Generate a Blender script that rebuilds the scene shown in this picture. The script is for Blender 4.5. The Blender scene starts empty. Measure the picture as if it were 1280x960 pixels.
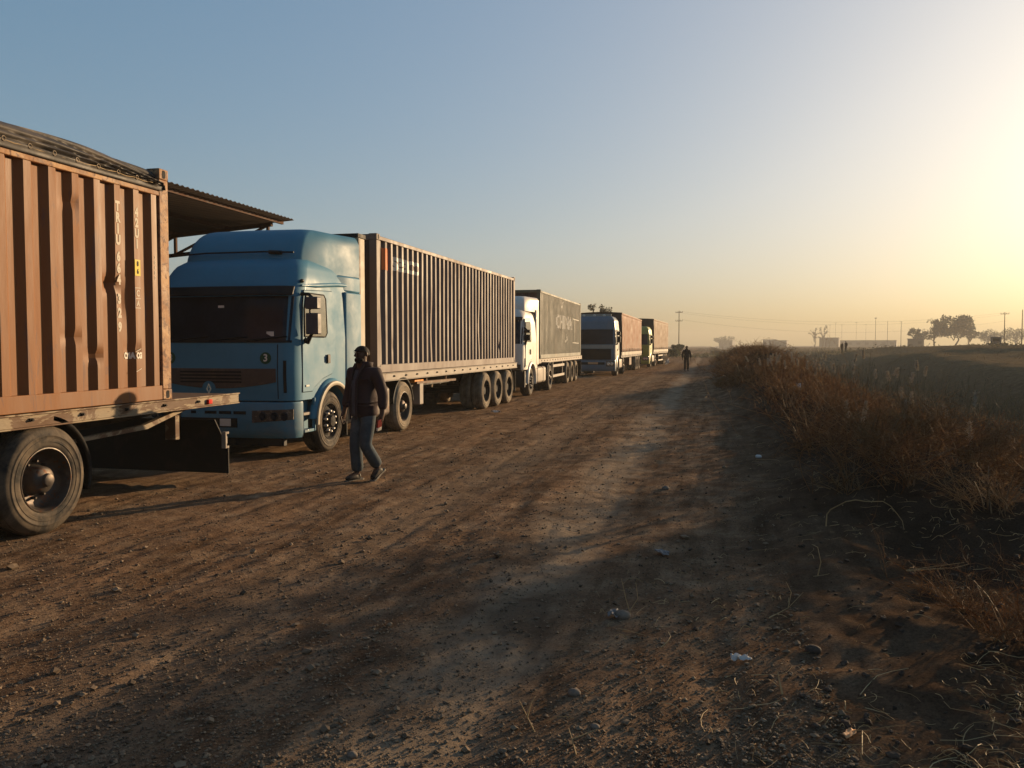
import bpy, bmesh, math, random
import numpy as np
from mathutils import Vector, Matrix

R = math.radians
rng = np.random.default_rng(7)
random.seed(7)
scene = bpy.context.scene
COL = scene.collection

# ------------------------------------------------------------------ camera, sky, sun, exposure
EYE = 1.72
cam_d = bpy.data.cameras.new('camera')
cam = bpy.data.objects.new('camera', cam_d)
COL.objects.link(cam)
cam.location = (0, 0, EYE)
cam.rotation_euler = (R(90 - 2.65), 0, R(13.37))
cam_d.sensor_width = 36
cam_d.lens = 1035 / 1280 * 36
cam_d.clip_start = 0.05
cam_d.clip_end = 9000
scene.camera = cam

SUN_AZ, SUN_EL = 33.0, 9.5          # degrees right of the road's direction (+Y), degrees above the horizon
world = bpy.data.worlds.new('World')
scene.world = world
world.use_nodes = True
nt = world.node_tree
nt.nodes.clear()
wout = nt.nodes.new('ShaderNodeOutputWorld')
wbg = nt.nodes.new('ShaderNodeBackground')
sky = nt.nodes.new('ShaderNodeTexSky')
sky.sky_type = 'NISHITA'
sky.sun_disc = False
sky.sun_elevation = R(SUN_EL)
sky.sun_rotation = R(SUN_AZ)
sky.altitude = 0
sky.air_density = 1.0
sky.dust_density = 3.2
sky.ozone_density = 3.5
wbg.inputs['Strength'].default_value = 0.15
sgam = nt.nodes.new('ShaderNodeGamma')
sgam.inputs['Gamma'].default_value = 0.47
stint = nt.nodes.new('ShaderNodeMix'); stint.data_type = 'RGBA'; stint.blend_type = 'MULTIPLY'
stint.inputs[0].default_value = 1.0
stint.inputs[7].default_value = (1.13, 1.08, 1.03, 1)
nt.links.new(sky.outputs[0], sgam.inputs['Color'])
ssat = nt.nodes.new('ShaderNodeHueSaturation')
ssat.inputs['Saturation'].default_value = 1.55
nt.links.new(sgam.outputs[0], ssat.inputs['Color'])
nt.links.new(ssat.outputs[0], stint.inputs[6])
nt.links.new(stint.outputs[2], wbg.inputs['Color'])
nt.links.new(wbg.outputs[0], wout.inputs['Surface'])

sun_d = bpy.data.lights.new('sun', 'SUN')
sun_d.energy = 5.0
sun_d.angle = R(0.55)
sun_d.color = (1.0, 0.70, 0.40)
sun = bpy.data.objects.new('sun', sun_d)
COL.objects.link(sun)
sdir = Vector((math.sin(R(SUN_AZ)) * math.cos(R(SUN_EL)), math.cos(R(SUN_AZ)) * math.cos(R(SUN_EL)), math.sin(R(SUN_EL))))
sun.rotation_euler = sdir.to_track_quat('Z', 'Y').to_euler()
sun.location = sdir * 60

scene.view_settings.view_transform = 'Standard'
scene.view_settings.look = 'None'
scene.view_settings.exposure = 0.9
scene.view_settings.gamma = 1.0
scene.view_settings.use_curve_mapping = False
scene.render.engine = 'CYCLES'
cy = scene.cycles
cy.use_denoising = True
cy.max_bounces = 6
cy.diffuse_bounces = 2
cy.glossy_bounces = 3
cy.transmission_bounces = 3
cy.volume_bounces = 0
cy.transparent_max_bounces = 8
cy.sample_clamp_indirect = 4.0
cy.use_adaptive_sampling = False


# ------------------------------------------------------------------ mesh helpers
class MB:
    """Collects shapes that end up as ONE mesh object."""
    def __init__(self):
        self.v = []; self.f = []

    def add(self, vs, fs):
        o = len(self.v)
        self.v.extend([tuple(p) for p in vs])
        self.f.extend([tuple(i + o for i in q) for q in fs])
        return self

    def box(self, x0, x1, y0, y1, z0, z1, m=None):
        vs = [(x0, y0, z0), (x1, y0, z0), (x1, y1, z0), (x0, y1, z0), (x0, y0, z1), (x1, y0, z1), (x1, y1, z1), (x0, y1, z1)]
        if m is not None: vs = [m @ Vector(p) for p in vs]
        return self.add(vs, [(0, 3, 2, 1), (4, 5, 6, 7), (0, 1, 5, 4), (1, 2, 6, 5), (2, 3, 7, 6), (3, 0, 4, 7)])

    def bar(self, p0, p1, w, h):
        """box section w x h from p0 to p1"""
        p0, p1 = Vector(p0), Vector(p1)
        d = (p1 - p0).normalized()
        up = Vector((0, 0, 1)) if abs(d.z) < 0.95 else Vector((1, 0, 0))
        s = d.cross(up).normalized(); u = s.cross(d)
        vs = []
        for p in (p0, p1):
            for a, b in ((-1, -1), (1, -1), (1, 1), (-1, 1)):
                vs.append(p + s * (a * w / 2) + u * (b * h / 2))
        return self.add(vs, [(0, 1, 2, 3), (7, 6, 5, 4), (0, 4, 5, 1), (1, 5, 6, 2), (2, 6, 7, 3), (3, 7, 4, 0)])

    def tube(self, pts, r, seg=8, caps=True):
        pts = [Vector(p) for p in pts]
        n = len(pts)
        rs = r if isinstance(r, (list, tuple)) else [r] * n
        vs = []; fs = []
        prev = None
        for i, p in enumerate(pts):
            d = (pts[min(i + 1, n - 1)] - pts[max(i - 1, 0)])
            d = d.normalized() if d.length > 1e-9 else Vector((0, 0, 1))
            if prev is None:
                up = Vector((0, 0, 1)) if abs(d.z) < 0.9 else Vector((1, 0, 0))
                s = d.cross(up).normalized()
            else:
                s = (prev - d * prev.dot(d)).normalized()
            prev = s
            u = s.cross(d)
            for k in range(seg):
                a = 2 * math.pi * k / seg
                vs.append(p + s * (math.cos(a) * rs[i]) + u * (math.sin(a) * rs[i]))
        for i in range(n - 1):
            for k in range(seg):
                a, b = i * seg + k, i * seg + (k + 1) % seg
                fs.append((a, b, b + seg, a + seg))
        if caps:
            fs.append(tuple(range(seg))[::-1]); fs.append(tuple((n - 1) * seg + k for k in range(seg)))
        return self.add(vs, fs)

    def lathe_x(self, prof, seg=36, cx=0, cy_=0, cz=0):
        """profile (axial along +x, radius) turned about the x axis"""
        vs = []; fs = []
        n = len(prof)
        for a, r in prof:
            for k in range(seg):
                t = 2 * math.pi * k / seg
                vs.append((cx + a, cy_ + math.cos(t) * r, cz + math.sin(t) * r))
        for i in range(n - 1):
            for k in range(seg):
                a, b = i * seg + k, i * seg + (k + 1) % seg
                fs.append((a, a + seg, b + seg, b))
        return self.add(vs, fs)

    def prism(self, poly, axis, a0, a1):
        """2-D polygon extruded along an axis; poly is in the other two axes, in order (x,y), (x,z) or (y,z)"""
        def P(p, a):
            return {'z': (p[0], p[1], a), 'y': (p[0], a, p[1]), 'x': (a, p[0], p[1])}[axis]
        n = len(poly)
        vs = [P(p, a0) for p in poly] + [P(p, a1) for p in poly]
        fs = [tuple(range(n))[::-1], tuple(range(n, 2 * n))] + [(i, (i + 1) % n, n + (i + 1) % n, n + i) for i in range(n)]
        return self.add(vs, fs)

    def grid(self, pts):
        """pts[row][col] -> surface"""
        nr, nc = len(pts), len(pts[0])
        return self.add([p for r in pts for p in r],
                        [(i * nc + j, i * nc + j + 1, (i + 1) * nc + j + 1, (i + 1) * nc + j) for i in range(nr - 1) for j in range(nc - 1)])

    def ball(self, c, rx, ry=None, rz=None, seg=12, rings=8):
        ry = ry or rx; rz = rz or rx
        vs = []; fs = []
        for i in range(rings + 1):
            ph = math.pi * i / rings
            for k in range(seg):
                t = 2 * math.pi * k / seg
                vs.append((c[0] + rx * math.sin(ph) * math.cos(t), c[1] + ry * math.sin(ph) * math.sin(t), c[2] + rz * math.cos(ph)))
        for i in range(rings):
            for k in range(seg):
                a, b = i * seg + k, i * seg + (k + 1) % seg
                fs.append((a, a + seg, b + seg, b))
        return self.add(vs, fs)


def finish(me, smooth=35, fix=True):
    if fix:
        bm = bmesh.new(); bm.from_mesh(me)
        bmesh.ops.remove_doubles(bm, verts=bm.verts, dist=1e-5)
        bmesh.ops.dissolve_degenerate(bm, edges=bm.edges, dist=1e-6)
        bmesh.ops.recalc_face_normals(bm, faces=bm.faces)
        bm.to_mesh(me); bm.free()
    if smooth:
        me.shade_smooth()
        me.set_sharp_from_angle(angle=R(smooth))


def link(name, me, m, parent=None, loc=None):
    o = bpy.data.objects.new(name, me)
    COL.objects.link(o)
    if m is not None and len(me.materials) == 0: me.materials.append(m)
    if parent: o.parent = parent
    if loc is not None: o.location = loc
    return o


def obj(name, mb, m, parent=None, loc=None, bevel=0, smooth=35, solid=0, fix=True, subsurf=0):
    me = bpy.data.meshes.new(name)
    me.from_pydata(mb.v, [], mb.f)
    finish(me, smooth, fix)
    o = link(name, me, m, parent, loc)
    if solid:
        s = o.modifiers.new('solid', 'SOLIDIFY'); s.thickness = solid; s.offset = -1
    if bevel:
        b = o.modifiers.new('bevel', 'BEVEL'); b.width = bevel; b.segments = 2; b.limit_method = 'ANGLE'; b.angle_limit = R(40)
        b.harden_normals = False
    if subsurf:
        s = o.modifiers.new('sub', 'SUBSURF'); s.levels = subsurf; s.render_levels = subsurf
    return o


def raw(name, verts, faces, m, parent=None, loc=None, smooth=False):
    """numpy mesh; faces is an (n,3) or (n,4) array"""
    me = bpy.data.meshes.new(name)
    verts = np.asarray(verts, dtype=np.float32); faces = np.asarray(faces, dtype=np.int32)
    nf, k = faces.shape
    me.vertices.add(len(verts)); me.vertices.foreach_set('co', verts.ravel())
    me.loops.add(nf * k); me.loops.foreach_set('vertex_index', faces.ravel())
    me.polygons.add(nf)
    me.polygons.foreach_set('loop_start', np.arange(nf, dtype=np.int32) * k)
    me.polygons.foreach_set('loop_total', np.full(nf, k, dtype=np.int32))
    me.polygons.foreach_set('use_smooth', np.full(nf, bool(smooth)))
    me.update(calc_edges=True)
    return link(name, me, m, parent, loc)


def tag(o, label=None, cat=None, group=None, kind=None):
    if label: o['label'] = label
    if cat: o['category'] = cat
    if group: o['group'] = group
    if kind: o['kind'] = kind
    return o


def thing(name, label, cat, loc=(0, 0, 0), rotz=0, group=None):
    o = bpy.data.objects.new(name, None)
    COL.objects.link(o)
    o.empty_display_size = 0.3
    o.location = loc; o.rotation_euler = (0, 0, rotz)
    return tag(o, label, cat, group)


def sub_empty(name, parent, loc=(0, 0, 0), rot=(0, 0, 0)):
    o = bpy.data.objects.new(name, None)
    COL.objects.link(o)
    o.empty_display_size = 0.1
    o.parent = parent; o.location = loc; o.rotation_euler = rot
    return o


# ------------------------------------------------------------------ noise for the terrain
def _hash(ix, iy, s):
    h = (ix.astype(np.int64) * 374761393 + iy.astype(np.int64) * 668265263 + s * 982451653) & 0xffffffff
    h = ((h ^ (h >> 13)) * 1274126177) & 0xffffffff
    return ((h ^ (h >> 16)) & 0xffff) / 65535.0


def vnoise(x, y, s=0):
    ix, iy = np.floor(x), np.floor(y)
    fx, fy = x - ix, y - iy
    fx = fx * fx * (3 - 2 * fx); fy = fy * fy * (3 - 2 * fy)
    a = _hash(ix, iy, s); b = _hash(ix + 1, iy, s); c = _hash(ix, iy + 1, s); d = _hash(ix + 1, iy + 1, s)
    return (a * (1 - fx) + b * fx) * (1 - fy) + (c * (1 - fx) + d * fx) * fy


def fbm(x, y, o=4, s=0):
    x = np.asarray(x, float); y = np.asarray(y, float)
    t = 0; a = 0.5; n = 0
    for i in range(o):
        t = t + a * vnoise(x, y, s + i * 17); n += a
        a *= 0.5; x = x * 2.03 + 11.3; y = y * 2.03 + 5.7
    return t / n - 0.5


def sst(a, b, x):
    t = np.clip((x - a) / (b - a), 0, 1)
    return t * t * (3 - 2 * t)


def gauss(x, c, w):
    return np.exp(-((x - c) / w) ** 2)


def terr(x, y):
    x = np.asarray(x, float); y = np.asarray(y, float)
    near = 1 - sst(25, 60, y)
    z = 0.05 * fbm(x * 0.35, y * 0.2, 3, 3)
    # wheel ruts and scuffs in the packed track
    wob = 0.25 * fbm(y * 0.12, y * 0 + 3, 2, 9)
    for c, d, w in ((-0.95, 0.03, 0.32), (-2.75, 0.022, 0.3), (-3.9, 0.018, 0.26), (-1.75, -0.02, 0.3), (-5.0, 0.02, 0.3)):
        z = z - d * gauss(x, c + wob, w)
    z = z + near * (0.020 * fbm(x * 5, y * 2.2, 3, 21) + 0.014 * fbm(x * 15, y * 11, 3, 31))
    z = z - 0.012 * sst(.05, .25, fbm(x * 7, y * .7, 3, 35)) * near * (x < 0.3)
    # rough verge and berm on the right
    v = sst(-0.3, 1.4, x)
    z = z + 0.22 * np.exp(-(((x - 2.6) / 1.3) ** 2 + ((y - 8.2) / 1.5) ** 2)) * (1 + 1.2 * fbm(x * 2.2, y * 2.2, 4, 45))
    z = z + v * (0.09 + 0.26 * fbm(x * 1.1, y * 0.8, 4, 41) + near * 0.07 * fbm(x * 6, y * 6, 3, 43))
    brm = (0.55 + 1.1 * np.clip(fbm(x * 0.25, y * 0.16, 3, 51) + 0.25, 0, 1))
    z = z + 0.42 * gauss(x, 2.2 + 0.6 * fbm(y * 0.1, y * 0, 2, 53), 0.85) * (0.75 + 0.35 * brm + 0.5 * fbm(x * 1.5, y * 1.1, 3, 57)) * sst(8.2, 10.2, y) * (1 - .5 * sst(40, 70, y))
    # ditch beyond it
    z = z - 1.55 * sst(3.3, 6.8, x) * (1 - sst(14, 20, x)) * sst(3, 9, y + x) * (1 + 0.3 * fbm(x * 0.2, y * 0.1, 3, 61))
    fld = sst(14, 20, x)
    z = z + fld * (0.25 + 0.9 * fbm(x * 0.06, y * 0.06, 4, 71))
    # spoil heaps: one near the track's far end, a bank across the field, one to the right
    z = z + 1.25 * np.exp(-(((x - 3.4) / 2.6) ** 2 + ((y - 63) / 9) ** 2)) * (1 + 0.6 * fbm(x * 0.5, y * 0.5, 3, 81))
    z = z + 0.9 * np.exp(-(((x - 2.6) / 1.8) ** 2 + ((y - 36) / 7) ** 2)) * (1 + 0.6 * fbm(x * 0.6, y * 0.6, 3, 83))
    z = z + 1.5 * gauss(y, 128 + 6 * fbm(x * 0.05, x * 0, 2, 85), 9) * sst(14, 26, x) * (0.75 + 0.9 * (fbm(x * 0.08, y * 0, 3, 87) + 0.2))
    z = z + 1.5 * np.exp(-(((x - 31) / 13) ** 2 + ((y - 88) / 12) ** 2)) * (1 + 0.5 * fbm(x * 0.2, y * 0.2, 3, 89))
    # low ground swell far off and a bank to the left of the queue
    z = z + 1.6 * sst(200, 600, y) * fbm(x * 0.008, y * 0.008, 3, 91)
    z = z + 0.7 * gauss(x, -9.5, 3.2) * sst(78, 92, y) * (1 - sst(170, 220, y))
    return z


def th(x, y):
    return float(terr(np.array([x]), np.array([y]))[0])


def ray(u, v):
    """photo pixel (1280x960) -> direction in the world; used to read sizes off the photograph"""
    p = math.radians(2.65); yw = math.radians(13.37)
    cx, cyy = (u - 640) / 1035, (480 - v) / 1035
    f = math.cos(p) + cyy * math.sin(p); z = -math.sin(p) + cyy * math.cos(p)
    return cx * math.cos(yw) - f * math.sin(yw), cx * math.sin(yw) + f * math.cos(yw), z


def gpt(u, v):
    """photo pixel -> point on the terrain"""
    dx, dy, dz = ray(u, v)
    t = EYE / -dz
    for _ in range(12):
        z = th(dx * t, dy * t)
        t = 0.5 * t + 0.5 * (EYE - z) / -dz
    return dx * t, dy * t, th(dx * t, dy * t)


def at(u, dist, v=None):
    """world x, y of photo column u at the given distance ahead (and z of row v)"""
    dx, dy, dz = ray(u, v if v is not None else 432)
    s = dist / math.hypot(dx, dy)
    return dx * s, dy * s, EYE + dz * s


# ------------------------------------------------------------------ materials
def _nodes(name):
    m = bpy.data.materials.new(name)
    m.use_nodes = True
    n = m.node_tree.nodes; l = m.node_tree.links
    b = n['Principled BSDF']
    return m, n, l, b


def ramp(n, l, src, stops):
    r = n.new('ShaderNodeValToRGB')
    e = r.color_ramp.elements
    while len(e) > 1: e.remove(e[-1])
    for i, (p, c) in enumerate(stops):
        k = e[0] if i == 0 else e.new(p)
        k.position = p
        k.color = (c[0], c[1], c[2], 1) if hasattr(c, '__len__') else (c, c, c, 1)
    l.new(src, r.inputs[0])
    return r.outputs[0]


def noise(n, l, vec, scale, detail=4, rough=0.6, dist=0):
    t = n.new('ShaderNodeTexNoise')
    t.inputs['Scale'].default_value = scale; t.inputs['Detail'].default_value = detail
    t.inputs['Roughness'].default_value = rough; t.inputs['Distortion'].default_value = dist
    if vec is not None: l.new(vec, t.inputs['Vector'])
    return t.outputs['Fac']


def mixc(n, l, fac, a, b, mode='MIX'):
    x = n.new('ShaderNodeMix'); x.data_type = 'RGBA'; x.blend_type = mode
    for s, val in ((0, fac), (6, a), (7, b)):
        if hasattr(val, 'is_linked') or hasattr(val, 'links'):
            l.new(val, x.inputs[s])
        elif s == 0:
            x.inputs[0].default_value = val
        else:
            x.inputs[s].default_value = (val[0], val[1], val[2], 1)
    return x.outputs[2]


def coords(n, kind='Object', scale=None):
    t = n.new('ShaderNodeTexCoord')
    o = t.outputs[kind]
    if scale:
        mp = n.new('ShaderNodeMapping'); mp.inputs['Scale'].default_value = scale
        n.id_data.links.new(o, mp.inputs[0]); o = mp.outputs[0]
    return o


def surf(name, col, rough=0.6, metal=0.0, var=0.25, scale=6.0, bump=0.15, bdist=0.01, dust=None, dustamt=0.0,
         rust=None, rustamt=0.0, coat=0.0, stretch=None, spec=0.18, rscale=3.0):
    """worn surface: colour that varies, dust lying on it in patches, rust or bare spots, fine bumps"""
    m, n, l, b = _nodes(name)
    if max(col) < 0.5: col = tuple(x * 0.56 for x in col)
    v = coords(n, 'Object', stretch)
    f = noise(n, l, v, scale, 6, 0.65)
    c0 = tuple(max(0, x * (1 - var)) for x in col); c1 = tuple(min(1, x * (1 + var)) for x in col)
    c = ramp(n, l, f, [(0.3, c0), (0.7, c1)])
    rr = None
    if dust is not None and dustamt > 0:
        d = noise(n, l, v, scale * 0.45, 6, 0.7, 0.6)
        k = ramp(n, l, d, [(0.62 - 0.4 * dustamt, 0.0), (0.85 - 0.25 * dustamt, min(1.0, 0.45 + dustamt * 0.5))])
        c = mixc(n, l, k, c, dust)
    if rust is not None and rustamt > 0:
        d2 = noise(n, l, v, rscale, 9, 0.72, 0.8)
        k2 = ramp(n, l, d2, [(0.66 - 0.3 * rustamt, 0.0), (0.70 - 0.3 * rustamt, 1.0)])
        c = mixc(n, l, k2, c, rust)
    l.new(c, b.inputs['Base Color'])
    rf = ramp(n, l, f, [(0.25, max(0, rough - 0.12)), (0.75, min(1, rough + 0.15))])
    l.new(rf, b.inputs['Roughness'])
    b.inputs['Metallic'].default_value = metal
    b.inputs['Coat Weight'].default_value = coat
    b.inputs['Coat Roughness'].default_value = 0.12
    b.inputs['Specular IOR Level'].default_value = spec
    if bump:
        bp = n.new('ShaderNodeBump'); bp.inputs['Strength'].default_value = bump; bp.inputs['Distance'].default_value = bdist
        fb = noise(n, l, v, scale * 4, 5, 0.6)
        l.new(fb, bp.inputs['Height']); l.new(bp.outputs[0], b.inputs['Normal'])
    return m


def leafy(name, c0, c1, scale=3.0, rough=0.75, trans=0.25):
    """thin plant matter: colour varies from blade to blade, some light comes through"""
    m, n, l, b = _nodes(name)
    g = n.new('ShaderNodeNewGeometry')
    r0 = g.outputs['Random Per Island']
    f = noise(n, l, coords(n, 'Object'), scale, 3, 0.6)
    k = n.new('ShaderNodeMath'); k.operation = 'ADD'; l.new(r0, k.inputs[0]); l.new(f, k.inputs[1])
    k2 = n.new('ShaderNodeMath'); k2.operation = 'MULTIPLY'; l.new(k.outputs[0], k2.inputs[0]); k2.inputs[1].default_value = 0.5
    c = ramp(n, l, k2.outputs[0], [(0.2, c0), (0.8, c1)])
    l.new(c, b.inputs['Base Color'])
    b.inputs['Roughness'].default_value = rough
    b.inputs['Specular IOR Level'].default_value = 0.25
    if trans:
        tr = n.new('ShaderNodeBsdfTranslucent'); l.new(c, tr.inputs['Color'])
        mx = n.new('ShaderNodeMixShader'); mx.inputs[0].default_value = trans
        l.new(b.outputs[0], mx.inputs[1]); l.new(tr.outputs[0], mx.inputs[2])
        l.new(mx.outputs[0], n['Material Output'].inputs['Surface'])
    return m


DUST = (0.2, 0.145, 0.095)
M = {}
M['orange_steel'] = surf('orange_container_paint', (0.31, 0.122, 0.036), 0.55, 0, 0.16, 2.2, 0.25, 0.012, DUST, 0.25, (0.13, 0.06, 0.035), 0.30, rscale=5, stretch=(1.2, 1.2, 0.22))
M['orange_post'] = surf('scraped_container_post', (0.36, 0.17, 0.075), 0.6, 0, 0.3, 7, 0.5, 0.012, (0.48, 0.3, 0.15), 0.6, (0.12, 0.06, 0.035), 0.42, rscale=9)
M['taupe_steel'] = surf('taupe_container_paint', (0.23, 0.17, 0.145), 0.6, 0, 0.14, 2.0, 0.2, 0.01, DUST, 0.25, (0.16, 0.08, 0.05), 0.08, stretch=(1, 1, 0.5))
M['shaded_front'] = surf('shade_darkened_end', (0.085, 0.055, 0.045), 0.6, 0, 0.2, 3, 0.2, 0.01)  # front ends darkened in the colour itself, standing in for their shade
M['grey_steel'] = surf('grey_container_paint', (0.105, 0.112, 0.083), 0.6, 0, 0.12, 2.0, 0.2, 0.01, DUST, 0.3, (0.16, 0.09, 0.06), 0.05)
M['red_tarp'] = surf('russet_curtain', (0.40, 0.16, 0.075), 0.75, 0, 0.2, 1.6, 0.3, 0.02, DUST, 0.4)
M['tan_tarp'] = surf('tan_curtain', (0.37, 0.22, 0.125), 0.75, 0, 0.18, 1.6, 0.3, 0.02, DUST, 0.4)
M['grey_tarp'] = surf('grey_tarpaulin', (0.06, 0.054, 0.05), 0.55, 0, 0.3, 3, 0.35, 0.012, (0.2, 0.16, 0.12), 0.35)
M['cream_rail'] = surf('peeling_cream_rail', (0.42, 0.325, 0.21), 0.65, 0, 0.25, 5, 0.4, 0.008, DUST, 0.4, (0.10, 0.055, 0.03), 0.6, rscale=3.5, stretch=(1, 0.6, 1.6))
M['pale_rail'] = surf('pale_bed_rail', (0.40, 0.34, 0.28), 0.6, 0, 0.15, 4, 0.25, 0.006, DUST, 0.4, (0.15, 0.09, 0.06), 0.12)
M['deck'] = surf('timber_and_steel_deck', (0.17, 0.1, 0.06), 0.8, 0, 0.35, 9, 0.6, 0.01, DUST, 0.3)
M['chassis'] = surf('dusty_black_chassis', (0.024, 0.02, 0.017), 0.7, 0, 0.4, 5, 0.3, 0.006, (0.085, 0.06, 0.04), 0.35)
M['brown_frame'] = surf('brown_frame', (0.20, 0.105, 0.055), 0.7, 0, 0.3, 6, 0.3, 0.006, DUST, 0.3)
M['rubber'] = surf('dusty_rubber', (0.028, 0.026, 0.024), 0.8, 0, 0.3, 9, 0.35, 0.004, (0.16, 0.12, 0.08), 0.62)
M['pale_rubber'] = surf('mud_dried_rubber', (0.14, 0.115, 0.085), 0.9, 0, 0.3, 7, 0.35, 0.004, (0.32, 0.25, 0.17), 0.75)
M['flap'] = surf('black_rubber_flap', (0.012, 0.011, 0.01), 0.65, 0, 0.3, 6, 0.2, 0.004, (0.05, 0.036, 0.026), 0.25)
M['rim'] = surf('dull_steel_rim', (0.11, 0.095, 0.085), 0.5, 0.55, 0.3, 9, 0.25, 0.004, DUST, 0.35, (0.10, 0.045, 0.025), 0.35, rscale=12)
M['rim_dark'] = surf('dark_rim', (0.03, 0.026, 0.024), 0.8, 0.0, 0.3, 9, 0.2, 0.004, DUST, 0.2)
M['nuts'] = surf('pale_wheel_nuts', (0.6, 0.56, 0.5), 0.4, 0.5, 0.2, 20, 0.1, 0.002, DUST, 0.3)
M['blue_paint'] = surf('sun_faded_blue_paint', (0.088, 0.285, 0.42), 0.55, 0, 0.10, 1.6, 0.06, 0.004, (0.16, 0.24, 0.24), 0.1, coat=0.03, spec=0.15)
M['blue_dusty'] = surf('dusty_blue_bumper', (0.095, 0.26, 0.36), 0.55, 0, 0.15, 3, 0.1, 0.004, DUST, 0.25, coat=0.1)
M['white_paint'] = surf('white_cab_paint', (0.52, 0.48, 0.42), 0.45, 0, 0.07, 2, 0.06, 0.004, DUST, 0.2, coat=0.08)
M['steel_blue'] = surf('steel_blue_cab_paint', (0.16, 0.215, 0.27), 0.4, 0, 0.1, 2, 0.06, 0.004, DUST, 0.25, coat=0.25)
M['silver_sunlit'] = surf('silver_trim_and_sunlit_side', (0.45, 0.42, 0.36), 0.42, 0.1, 0.1, 2, 0.06, 0.004, DUST, 0.25, coat=0.2)  # silver trim, and cab sides with sunlight put into their colour
M['lime_paint'] = surf('yellow_green_cab_paint', (0.46, 0.45, 0.08), 0.5, 0, 0.1, 2, 0.06, 0.004, DUST, 0.3, coat=0.2)
M['cream_box'] = surf('cream_equipment_box', (0.48, 0.40, 0.29), 0.55, 0, 0.1, 2, 0.15, 0.004, DUST, 0.3)
M['plastic'] = surf('black_trim_plastic', (0.016, 0.015, 0.015), 0.5, 0, 0.3, 5, 0.1, 0.004, (0.06, 0.045, 0.03), 0.15)
M['mirror_grey'] = surf('grey_mirror_housing', (0.10, 0.095, 0.105), 0.5, 0, 0.1, 5, 0.05, 0.004, DUST, 0.15)
M['seam'] = surf('panel_gap', (0.012, 0.012, 0.012), 0.8, 0, 0.1, 5, 0)
M['grille'] = surf('brown_grey_grille', (0.12, 0.085, 0.068), 0.6, 0, 0.15, 6, 0.1, 0.004, DUST, 0.25)
M['brass'] = surf('dull_brass_eyelet', (0.16, 0.12, 0.08), 0.6, 0.3, 0.2, 20, 0.1, 0.002)
M['chrome'] = surf('dull_chrome', (0.62, 0.6, 0.56), 0.25, 0.9, 0.1, 6, 0.05, 0.002)
M['lamp_body'] = surf('headlamp_bowl', (0.22, 0.18, 0.15), 0.22, 0.5, 0.3, 12, 0.05, 0.004)
M['red_lamp'] = surf('red_tail_lamp', (0.5, 0.02, 0.012), 0.25, 0, 0.1, 9, 0)
M['amber'] = surf('amber_marker', (0.6, 0.22, 0.02), 0.3, 0, 0.1, 9, 0)
M['white_mark'] = surf('white_stencil', (0.5, 0.44, 0.35), 0.7, 0, 0.15, 9, 0.1, 0.003, rust=(0.25, 0.12, 0.05), rustamt=0.12, rscale=14)
M['faded_mark'] = surf('faded_white_stencil', (0.55, 0.52, 0.45), 0.7, 0, 0.2, 6, 0.1, 0.003, rust=(0.18, 0.17, 0.14), rustamt=0.36, rscale=6)
M['orange_mark'] = surf('orange_stripe', (0.6, 0.17, 0.05), 0.7, 0, 0.1, 5, 0.1, 0.003)
M['yellow_mark'] = surf('yellow_sticker', (0.55, 0.42, 0.05), 0.6, 0, 0.2, 9, 0.1, 0.003)
M['green_mark'] = surf('green_sticker', (0.02, 0.10, 0.05), 0.5, 0, 0.1, 9, 0)
M['black_mark'] = surf('black_lettering', (0.03, 0.025, 0.02), 0.7, 0, 0.1, 9, 0)
M['plate'] = surf('pale_number_plate', (0.55, 0.5, 0.42), 0.5, 0, 0.1, 9, 0)
M['rusty_iron'] = surf('rusty_iron', (0.12, 0.055, 0.032), 0.8, 0, 0.35, 6, 0.3, 0.006)
M['roof_sheet'] = surf('rusty_roof_sheet', (0.06, 0.038, 0.028), 0.75, 0, 0.3, 4, 0.3, 0.008)
M['wood'] = surf('weathered_pole', (0.09, 0.07, 0.05), 0.85, 0, 0.3, 9, 0.4, 0.01)
M['wire'] = surf('cable', (0.05, 0.045, 0.04), 0.7, 0, 0.1, 9, 0)
M['plaster'] = surf('grey_plaster', (0.2, 0.175, 0.145), 0.8, 0, 0.15, 2, 0.2, 0.01)
M['dark_plaster'] = surf('dark_hut_wall', (0.13, 0.11, 0.09), 0.85, 0, 0.2, 2, 0.2, 0.01)
M['opening'] = surf('dark_opening', (0.016, 0.015, 0.015), 0.8, 0, 0.1, 5, 0)
M['skin'] = surf('brown_skin', (0.13, 0.066, 0.04), 0.55, 0, 0.1, 12, 0.05, 0.003)
M['jacket'] = surf('dark_padded_jacket', (0.062, 0.036, 0.038), 0.8, 0, 0.2, 12, 0.35, 0.01)
M['shirt'] = surf('grey_shirt', (0.11, 0.11, 0.125), 0.85, 0, 0.15, 20, 0.2, 0.004)
M['jeans'] = surf('worn_blue_jeans', (0.075, 0.098, 0.115), 0.9, 0, 0.35, 7, 0.3, 0.006, (0.2, 0.22, 0.21), 0.25)
M['shoe'] = surf('dusty_dark_shoe', (0.03, 0.024, 0.02), 0.6, 0, 0.3, 12, 0.2, 0.004, DUST, 0.3)
M['sole'] = surf('pale_sole', (0.3, 0.26, 0.2), 0.8, 0, 0.2, 12, 0.1, 0.003)
M['hair'] = surf('black_hair', (0.012, 0.01, 0.009), 0.8, 0, 0.3, 40, 0.4, 0.004)
M['eye'] = surf('eye', (0.2, 0.17, 0.15), 0.3, 0, 0.05, 9, 0)
M['black_cloth'] = surf('black_clothes', (0.018, 0.016, 0.018), 0.85, 0, 0.2, 12, 0.2, 0.006)
M['paper_white'] = surf('dirty_white_plastic', (0.5, 0.48, 0.45), 0.6, 0, 0.2, 9, 0.2, 0.004)
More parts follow.
